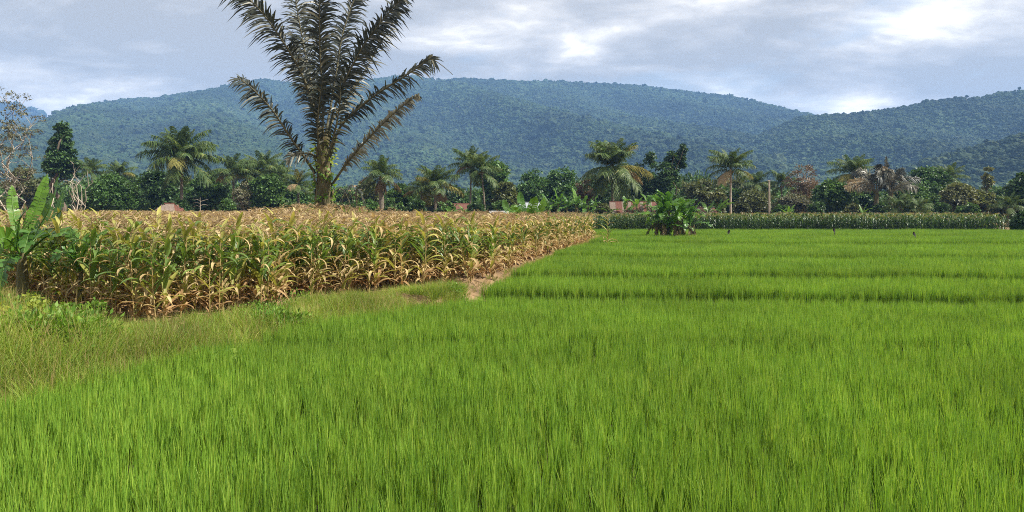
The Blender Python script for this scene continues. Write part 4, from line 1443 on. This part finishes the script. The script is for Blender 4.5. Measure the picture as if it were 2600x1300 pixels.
# ------------------------------------------------------------------ bananas
def banana_leaf(rng, ctrl, w, mat, rib='banana', torn=.25, fold=.25, ref=(0, 0, 1), seg=26, pet=.14, name='leaf', slope=0.35):
    """blade along control points, its margin torn into strips"""
    mb = MB()
    R = catmull(ctrl, seg + 1)
    t_, s_, n_ = frames(R, ref)
    u = np.linspace(0, 1, seg + 1)
    L_ = np.sum(np.linalg.norm(np.diff(R, axis=0), axis=1))
    tube(mb, R, np.interp(u, [0, .15, 1], [.032, .022, .004]), 5, 1)
    prof = np.interp(u, [0, pet, pet + .08, .45, .8, .95, 1], [0, 0, .75, 1, .8, .35, .02]) * w
    for side in (-1, 1):
        sh = 0.0
        for i in range(seg):
            if prof[i] <= 0 and prof[i + 1] <= 0:
                continue
            if rng.random() < torn:
                sh = rng.normal(0, .3)
            g = .12 * L_ / seg if rng.random() < torn else 0.0
            a, b = R[i] + t_[i] * g, R[i + 1]
            da = unit(s_[i] * side + n_[i] * (fold + sh) + t_[i] * slope)
            db = unit(s_[i + 1] * side + n_[i + 1] * (fold + sh) + t_[i + 1] * slope)
            m1, m2 = a + da * prof[i] * .55, b + db * prof[i + 1] * .55
            dr = np.array([0, 0, -.12 * w])
            e1, e2 = a + da * prof[i] * rng.uniform(.93, 1.05) + dr, b + db * prof[i + 1] + dr
            mb.add([a, b, m2, m1, e2, e1], [[0, 1, 2, 3], [3, 2, 4, 5]], 0)
    me = mb.mesh(name, [M[mat], M[rib]], True)
    return me


def stem_mesh(h, r, lean=(0, 0), mat='banana_stem', seed=0):
    mb = MB()
    t = np.linspace(0, 1, 7)
    tube(mb, np.stack([lean[0] * t, lean[1] * t, h * t - .05], 1), r * (1.15 - .55 * t), 9, rough=.06, rng=np.random.default_rng(seed))
    return mb.mesh('pseudostem', M[mat], True)


def bananas():
    # by the bank: leaves set one by one
    d = 16.0
    o0 = np.array([gx(60, d), d, .27])
    r = thing('banana_plant', 'banana plant with tall upright torn leaves at the maize corner by the bank', 'banana plant', o0)
    link('pseudostem', stem_mesh(1.55, .12, (-.05, 0)), r)
    rng = np.random.default_rng(5)

    def leaf(pl, w, mat='banana', torn=.2, fold=.25, ref=(0.3, -1, .2), root=r, org=o0, dd=d, slope=.35):
        c = np.array([[gx(x, dd + q), dd + q, gz(y, dd + q)] for x, y, q in pl]) - org
        link('leaf', banana_leaf(rng, c, w, mat, torn=torn, fold=fold, ref=ref, slope=slope), root)
    leaf([(58, 640, 0), (75, 570, .1), (100, 510, .2), (120, 442, .3)], .145, torn=.6, ref=(.5, -1, .1))
    leaf([(62, 640, 0), (90, 590, 0), (125, 530, -.1), (152, 440, -.1)], .15, 'banana_d', torn=.6, ref=(-.9, -.9, .2))  # darker green paints this leaf's shade into its colour
    leaf([(60, 640, .2), (95, 600, .5), (140, 560, .7), (162, 480, .9)], .17, 'banana_d', ref=(-.6, -1, .2))
    leaf([(55, 640, 0), (40, 570, .1), (32, 520, .2), (30, 470, .3)], .13, 'banana', torn=.5, ref=(1, -1, .2))
    leaf([(56, 640, -.1), (45, 600, -.5), (50, 560, -.9), (68, 530, -1.1)], .2, 'banana_d', torn=.6, ref=(-.7, -1, .5))  # shaded face of this leaf is put into its darker colour
    leaf([(58, 640, -.1), (85, 600, -.3), (75, 590, -.6), (60, 640, -.9)], .2, 'banana_d', torn=.6, ref=(0, -.7, .8))
    leaf([(56, 650, 0), (25, 610, -.3), (-5, 610, -.5), (-40, 655, -.6)], .28, 'banana', torn=.5)
    leaf([(60, 650, 0), (120, 600, -.2), (175, 590, -.3), (230, 620, -.4)], .24, 'banana_d', torn=.4, ref=(0, -.4, 1))
    leaf([(56, 655, 0), (30, 650, -.5), (10, 680, -.8), (0, 730, -.9)], .2, 'banana_d', torn=.7, ref=(0, -.6, 1))
    leaf([(57, 650, 0), (62, 600, .2), (70, 560, .4), (62, 515, .5)], .1, 'banana_dry', torn=.7)
    # a lower sucker whose leaves arch through the maize
    d2 = 15.4
    o2 = np.array([gx(205, d2), d2, .27])
    r2 = thing('banana_sucker', 'young banana sucker with broad leaves arching through the green maize', 'banana plant', o2)
    link('pseudostem', stem_mesh(.9, .07), r2)
    for pl, w, mt in [([(205, 690, 0), (215, 640, -.2), (245, 600, -.4), (290, 578, -.5)], .2, 'banana'), ([(205, 690, 0), (190, 640, -.1), (182, 610, -.3), (178, 575, -.3)], .19, 'banana_d'),
                      ([(205, 690, 0), (235, 650, -.3), (275, 635, -.5), (305, 650, -.6)], .18, 'banana'), ([(205, 690, 0), (180, 650, -.4), (155, 640, -.6), (130, 665, -.7)], .2, 'banana_d'),
                      ([(205, 690, 0), (205, 640, .2), (222, 600, .3), (250, 590, .4)], .16, 'banana_d')]:
        leaf(pl, w * .68, mt, root=r2, org=o2, dd=d2, ref=(0, -.7, .8), torn=.7)
    # leaves poking out of the maize
    d3 = 40.0
    o3 = np.array([gx(1335, d3), d3, .27])
    r3 = thing('banana_plant', 'bright banana plant poking out of the maize before the white shed', 'banana plant', o3)
    link('pseudostem', stem_mesh(1.5, .1), r3)
    for pl, w, mt in [([(1335, 590, 0), (1328, 540, 0), (1322, 510, .1), (1320, 484, .1)], .24, 'banana_d'), ([(1335, 590, 0), (1345, 545, -.1), (1352, 520, -.2), (1362, 498, -.3)], .3, 'banana'),
                      ([(1335, 590, 0), (1320, 550, .1), (1308, 530, .3), (1300, 520, .4)], .3, 'banana'), ([(1335, 590, 0), (1355, 550, -.1), (1375, 525, -.2), (1383, 500, -.2)], .22, 'banana'),
                      ([(1335, 590, 0), (1318, 545, -.3), (1305, 535, -.5), (1290, 560, -.7)], .26, 'banana'), ([(1335, 590, 0), (1350, 545, -.3), (1365, 545, -.5), (1372, 575, -.6)], .26, 'banana'),
                      ([(1335, 590, 0), (1300, 545, 0), (1285, 525, .1), (1278, 505, .1)], .2, 'banana_d')]:
        leaf(pl, w, mt, root=r3, org=o3, dd=d3, torn=.25)
    d4 = 38.0
    o4 = np.array([gx(1372, d4), d4, .27])
    r4 = thing('banana_sucker', 'banana sucker with one upright bright leaf at the maize field edge', 'banana plant', o4)
    link('pseudostem', stem_mesh(.9, .07), r4)
    for pl, w, mt in [([(1368, 640, 0), (1370, 600, 0), (1378, 570, 0), (1394, 532, 0)], .17, 'banana'), ([(1368, 640, 0), (1385, 600, -.1), (1400, 580, -.2), (1422, 565, -.3)], .14, 'banana_d'),
                      ([(1368, 640, 0), (1355, 600, -.1), (1345, 590, -.2), (1335, 605, -.3)], .16, 'banana_d'), ([(1368, 640, 0), (1378, 610, -.3), (1392, 610, -.4), (1402, 640, -.5)], .15, 'banana_d')]:
        leaf(pl, w, mt, root=r4, org=o4, dd=d4, torn=.3)
    # shared leaves for the clumps
    protos = []
    for k, (e0, e1) in enumerate([(80, 55), (68, 20), (55, -15), (42, -45), (25, -65), (-30, -85)]):
        for v in range(2):
            rg = np.random.default_rng(60 + k * 2 + v)
            a = np.radians(np.linspace(e0, e1, 7))
            L_ = rg.uniform(1.9, 2.3) if k < 5 else 1.5
            c = np.stack([np.concatenate([[0], np.cumsum(np.cos(a[:-1]))]), np.zeros(7), np.concatenate([[0], np.cumsum(np.sin(a[:-1]))])], 1) * L_ / 6
            protos.append({q: banana_leaf(rg, c, .27 if k < 5 else .16, q, torn=.8 if k > 1 else .45, seg=22, ref=(0, 0, 1) if k else (-1, 0, .3)) for q in ('banana', 'banana_d', 'banana_dry')})

    def clump(label, px, d, stems, seed, zb=.3, fresh=.5, skirt=3):
        rg = np.random.default_rng(seed)
        rt = thing('banana_clump', label, 'banana plant', (gx(px, d), d, zb))
        for dx, dy, h, n in stems:
            o = link('pseudostem', stem_mesh(h, .13, (rg.normal(0, .12), 0), seed=int(rg.integers(99))), rt)
            o.location = (dx, dy, 0)
            for i in range(n + skirt):
                dry = i >= n
                k = 5 if dry else int(np.clip(round(i / n * 4.6 + rg.normal(0, .4)), 0, 4))
                m_ = 'banana_dry' if dry else ('banana' if rg.random() < fresh else 'banana_d')
                o = link('dead_leaf' if dry else 'leaf', protos[k * 2 + int(rg.integers(0, 2))][m_], rt)
                o.location = (dx, dy, h * rg.uniform(.86, 1.0) - (.12 if dry else 0))
                s = rg.uniform(.8, 1.1) * min(1.0, .5 + h / 4)
                o.scale = (s, s, s)
                o.rotation_euler = (rg.normal(0, .12), rg.normal(0, .1), i * 2.4 + rg.uniform(-.5, .5))
    clump('banana clump with dark dead leaf skirts standing alone in the rice', 1705, 51.6,
          [(-.62, 0, 1.75, 8), (-.2, .35, 2.1, 9), (.38, -.1, 1.9, 9), (.9, .2, 1.6, 8), (-1.0, .3, 1.45, 7), (.1, -.35, 1.2, 7), (1.25, .1, 1.25, 7), (-.4, -.3, 1.0, 6)], 3, .2, .4, 4)
    clump('tall light green bananas between the red-striped roof and the rice clump', 1630, 94, [(-.6, 0, 2.6, 8), (.8, .5, 2.9, 8), (2.2, .3, 2.5, 7), (-2, .6, 2.0, 6)], 4, fresh=.7)
    clump('dark banana thicket next to the white shed', 1440, 92, [(-2.2, 0, 2.3, 8), (-1.1, .6, 2.8, 8), (0, 0, 2.5, 9), (1.1, .5, 2.7, 8), (2.0, .2, 2.2, 8), (3.1, .5, 2.0, 7)], 5, fresh=.25)
    clump('banana plants at the foot of the lone coconut palm', 1812, 92, [(-.6, 0, 1.8, 7), (.7, .4, 2.0, 7)], 6, fresh=.2)
    clump('small banana plant beyond the maize strip with arching yellow leaves', 2003, 93, [(0, 0, 1.3, 6)], 7, fresh=.9, skirt=0)
    clump('low bananas below the small brick-red roof', 1165, 90, [(-.9, 0, 1.4, 6), (.7, .3, 1.6, 7)], 8, fresh=.25)
    clump('low bananas in the undergrowth by the sago cluster', 2190, 93, [(0, 0, 1.4, 7)], 9, fresh=.7)


bananas()

# ------------------------------------------------------------------ huts
def sheet(w, ln, mat, name='roof_sheet'):
    """one corrugated sheet, x across, y up the slope"""
    n = max(6, int(w / .11))
    x = np.linspace(0, w, n + 1)
    z = .018 * np.where(np.arange(n + 1) % 2, 1, -1)
    a = np.stack([x, x * 0, z], 1); b = np.stack([x, x * 0 + ln, z], 1)
    v = np.vstack([a, b]); i = np.arange(n)
    f = np.stack([i, i + 1, i + n + 2, i + n + 1], 1)
    mb = MB().add(v, f)
    return mb.mesh(name, M[mat])


def box(mb, c, s, mat=0):
    c, s = np.array(c, float), np.array(s, float) / 2
    v = c + np.array([[x, y, z] for x in (-1, 1) for y in (-1, 1) for z in (-1, 1)]) * s
    mb.add(v, [[0, 1, 3, 2], [4, 6, 7, 5], [0, 4, 5, 1], [2, 3, 7, 6], [0, 2, 6, 4], [1, 5, 7, 3]], mat)


def hut(label, px, d, w, dep, he, hr, rz, mats, seed, wall='wood', hip=0.0, name='hut', sag=0.0):
    rng = np.random.default_rng(seed)
    r = thing(name, label, 'hut', (gx(px, d), d, .3), rz)
    for sx, sy, lx, ly in ((0, -1, w, .08), (0, 1, w, .08), (-1, 0, .08, dep), (1, 0, .08, dep)):
        mb = MB()
        box(mb, (sx * (w / 2 - .04), sy * (dep / 2 - .04), he / 2), (lx - (.18 if sy else 0), ly - (.0 if sy else .0) , he))
        link('wall', mb.mesh('wall', M[wall]), r)
    mb = MB(); box(mb, (-w * .15, -dep / 2 - .03, .85), (.8, .05, 1.7))
    link('door', mb.mesh('door', M['wood']), r)
    mb = MB(); box(mb, (w * .22, -dep / 2 - .03, 1.25), (.7, .05, .6))
    link('shutter', mb.mesh('shutter', M['wood']), r)
    ov = .45
    run = dep / 2 + ov
    sl = math.hypot(run, hr)
    ns = max(5, int((w + 2 * ov) / .36))
    sw = (w + 2 * ov) / ns
    rf = link('roof', (lambda m_: (tube(m_, [(-w / 2 - ov + hip, 0, he + hr + .02), (w / 2 + ov - hip, 0, he + hr + .02)], .07, 6), m_)[1])(MB()).mesh('ridge', M[mats[0]]), r)
    pit = math.atan2(hr, run)
    cache = {}
    for side in (-1, 1):
        for i in range(ns):
            mt = mats[int(rng.integers(0, len(mats)))]
            x0 = -w / 2 - ov + i * sw
            xm = x0 + sw / 2
            edge = min(xm + w / 2 + ov, w / 2 + ov - xm)
            q = 1.0 if hip <= 0 else min(1.0, edge / hip)
            key = (mt, round(q, 2))
            if key not in cache:
                cache[key] = sheet(sw + .05, sl * q, mt)
            o = link('roof_sheet', cache[key], rf)
            o.location = (x0 if side < 0 else x0 + sw, side * run, he - .012 * (i % 2) + rng.normal(0, .012))
            o.rotation_euler = (pit, 0, 0 if side < 0 else pi)
            if side > 0:
                o.rotation_euler = (pit, 0, pi)
    if hip > 0:
        for side in (-1, 1):
            hs = math.hypot(hip, hr)
            nd = max(4, int((dep + 2 * ov) / .32)); dw = (dep + 2 * ov) / nd
            for i in range(nd):
                y0 = -dep / 2 - ov + i * dw
                q = min(1.0, min(y0 + dw / 2 + run, run - y0 - dw / 2) / run)
                mt = mats[int(rng.integers(0, len(mats)))]
                o = link('roof_sheet', sheet(dw + .04, hs * q, mt), rf)
                o.location = (side * (w / 2 + ov), y0 if side > 0 else y0 + dw, he + .006)
                o.rotation_euler = (math.atan2(hr, hip), 0, pi / 2 if side > 0 else -pi / 2)
    return r


hut('low hut in the maize with a hipped rusty striped roof', 430, 74, 2.8, 2.6, 1.5, 1.15, radians(28), ['rust_a', 'rust_b', 'rust_c', 'rust_b'], 1, hip=1.4)
hut('wooden house with a red and pale striped tin roof behind bananas', 1608, 97, 5.0, 3.6, 1.75, 1.35, radians(-4), ['rust_c', 'rust_b', 'rust_c', 'rust_a', 'rust_b'], 2)
hut('small hut under a plain brick-red roof among the trees', 1176, 108, 2.2, 2.4, 2.0, .95, radians(14), ['rust_c'], 3)
hut('white shed with pale tin roof behind the bright banana leaves', 1350, 98, 2.2, 2.2, 2.3, .7, radians(-30), ['zinc'], 4, wall='white_wall', name='shed')
hut('small grey tin roof peeping over the maize beside the shed', 1263, 84, 1.3, 1.3, 1.3, .6, radians(35), ['zinc'], 6, name='shed')
hut('little house with a faded roof edge behind the banana clump in the rice', 1778, 96, 2.6, 2.4, 1.5, .9, radians(8), ['rust_b', 'rust_c'], 7)

# ------------------------------------------------------------------ weeds by the bank, bird scarers
def bank_weeds():
    for k, (px, py, d, s, mt, lb) in enumerate([
            (60, 800, 12.9, .5, 'weed_y', 'yellow-green leafy weed bush on the bank below the banana plant'),
            (150, 785, 13.6, .4, 'weed', 'dark green weed bush before the shaded maize'),
            (20, 770, 14.0, .5, 'weed_y', 'yellowish weed bush under the hanging banana leaves'),
            (200, 790, 13.9, .4, 'weed', 'leafy creeping weed at the foot of the shaded maize'),
            (560, 815, 12.9, .35, 'bank', 'small ragged green weed patch on the bank near the bund'),
            (120, 840, 11.9, .3, 'weed_y', 'low yellow-green weed on the open bank')]):
        rng = np.random.default_rng(70 + k)
        x = gx(px, d)
        r = thing('leafy_weed', lb, 'weed', (x, d, float(ground_z(x, d)) - .02))
        st = MB(); cc = []
        for i in range(9):
            a = rng.uniform(0, 2 * pi); q = rng.uniform(.3, 1.0) * s
            tip = (q * cos(a), q * sin(a) * .8, rng.uniform(.35, .85) * s)
            tube(st, limb_path(rng, (0, 0, 0), tip, 5, .1), np.linspace(.008, .004, 5), 4, rng=rng)
            cc.append(tip)
        link('stem', st.mesh('stem', M['weed']), r)
        cc = np.array(cc)
        cc = np.vstack([cc, cc * .65 + (0, 0, .05)])
        link('foliage', crown_mesh(rng, cc, np.full(len(cc), .19 * s / .5), 55, .085, M[mt], .3, .5, .34), r)


bank_weeds()


def scarers():
    for px, py, d, tilt, lb in ((1847, 592, 52, .4, 'small dark rag on a stick in the rice near the banana clump'), (2120, 588, 52, -.2, 'tall dark rag on a stick out in the middle of the far rice'),
                                (2326, 598, 47, -.45, 'dark rag on a leaning stick towards the open end of the rice')):
        x = gx(px, d)
        z = float(ground_z(x, d))
        r = thing('bird_scarer', lb, 'bird scarer', (x, d, z))
        h = gz(py, d) - z + .12
        mb = MB(); tube(mb, [(0, 0, 0), (tilt * .1, 0, h * .6), (tilt * .32, 0, h + .1)], [.018, .016, .012], 5)
        link('stick', mb.mesh('stick', M['wood']), r)
        mb = MB()
        t = np.linspace(0, 1, 6)
        strip(mb, np.stack([tilt * .32 - tilt * .25 * t, .03 * np.sin(5 * t), h + .1 - .36 * t], 1), np.array([.03, .09, .11, .1, .07, .02]), np.stack([np.cos(t), np.sin(t), t * 0], 1))
        link('rag', mb.mesh('rag', M['black_cloth']), r)


scarers()

# ------------------------------------------------------------------ undergrowth under the belt and the air
def undergrowth():
    rng = np.random.default_rng(81)
    cc = []
    for px in np.arange(-150, 2760, 9):
        for _ in range(2):
            d = rng.uniform(93, 125)
            cc.append((gx(px, d), d, rng.uniform(.5, 1.6)))
    cc = np.array(cc)
    ok = ~inside(CORN_POLY, cc[:, 0], cc[:, 1])
    cc = cc[ok]
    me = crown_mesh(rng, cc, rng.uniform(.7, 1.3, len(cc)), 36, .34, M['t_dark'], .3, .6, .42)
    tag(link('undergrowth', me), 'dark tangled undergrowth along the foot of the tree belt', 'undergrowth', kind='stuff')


undergrowth()


def woodland():
    """closed mass of crowns behind the belt"""
    pr = []
    for k, mt in enumerate(('t_dark', 't_mid', 't_olive', 't_mid', 't_bright')):
        rng = np.random.default_rng(300 + k)
        cc = clump_centres(rng, DOME, 0.2, 1.0, .85, 46, .35)
        pr.append(crown_mesh(rng, cc, np.full(len(cc), .24), 46, .10, M[mt], .3, .6, .42))
    rng = np.random.default_rng(310)
    n = 760
    d = rng.uniform(124, 172, n)
    px = rng.uniform(-220, 2820, n)
    x = gx(px, d)
    h = (5.8 + 1.6 * np.sin(px / 210.0) + rng.normal(0, 1.1, n)) * (0.75 + 0.25 * (d - 124) / 48)
    h = np.clip(h, 3.2, 9.5)
    w = rng.uniform(2.6, 4.2, n)
    instancer('woodland', proto_collection('woodland_proto', pr), np.stack([x, d, np.full(n, .3)], 1), np.column_stack([np.zeros((n, 2)), rng.uniform(0, 6.28, n)]),
              np.stack([w, w, h], 1), rng.integers(0, 5, n), label='closed mass of green crowns behind the belt of trees', cat='woodland')


woodland()


def haze():
    mt, N, L = new_mat('haze_air')
    out = N('ShaderNodeOutputMaterial')
    pv = N('ShaderNodeVolumePrincipled')
    pv.inputs['Color'].default_value = (0.27, 0.52, 1.0, 1)
    pv.inputs['Density'].default_value = 0.00022
    pv.inputs['Anisotropy'].default_value = 0.0
    L(pv.outputs[0], out.inputs['Volume'])
    mb = MB()
    box(mb, (0, 1800, 234), (8400, 4600, 472))
    tag(link('haze', mb.mesh('haze', mt)), 'thin blue air between the plain and the mountains', 'haze', kind='stuff')


haze()
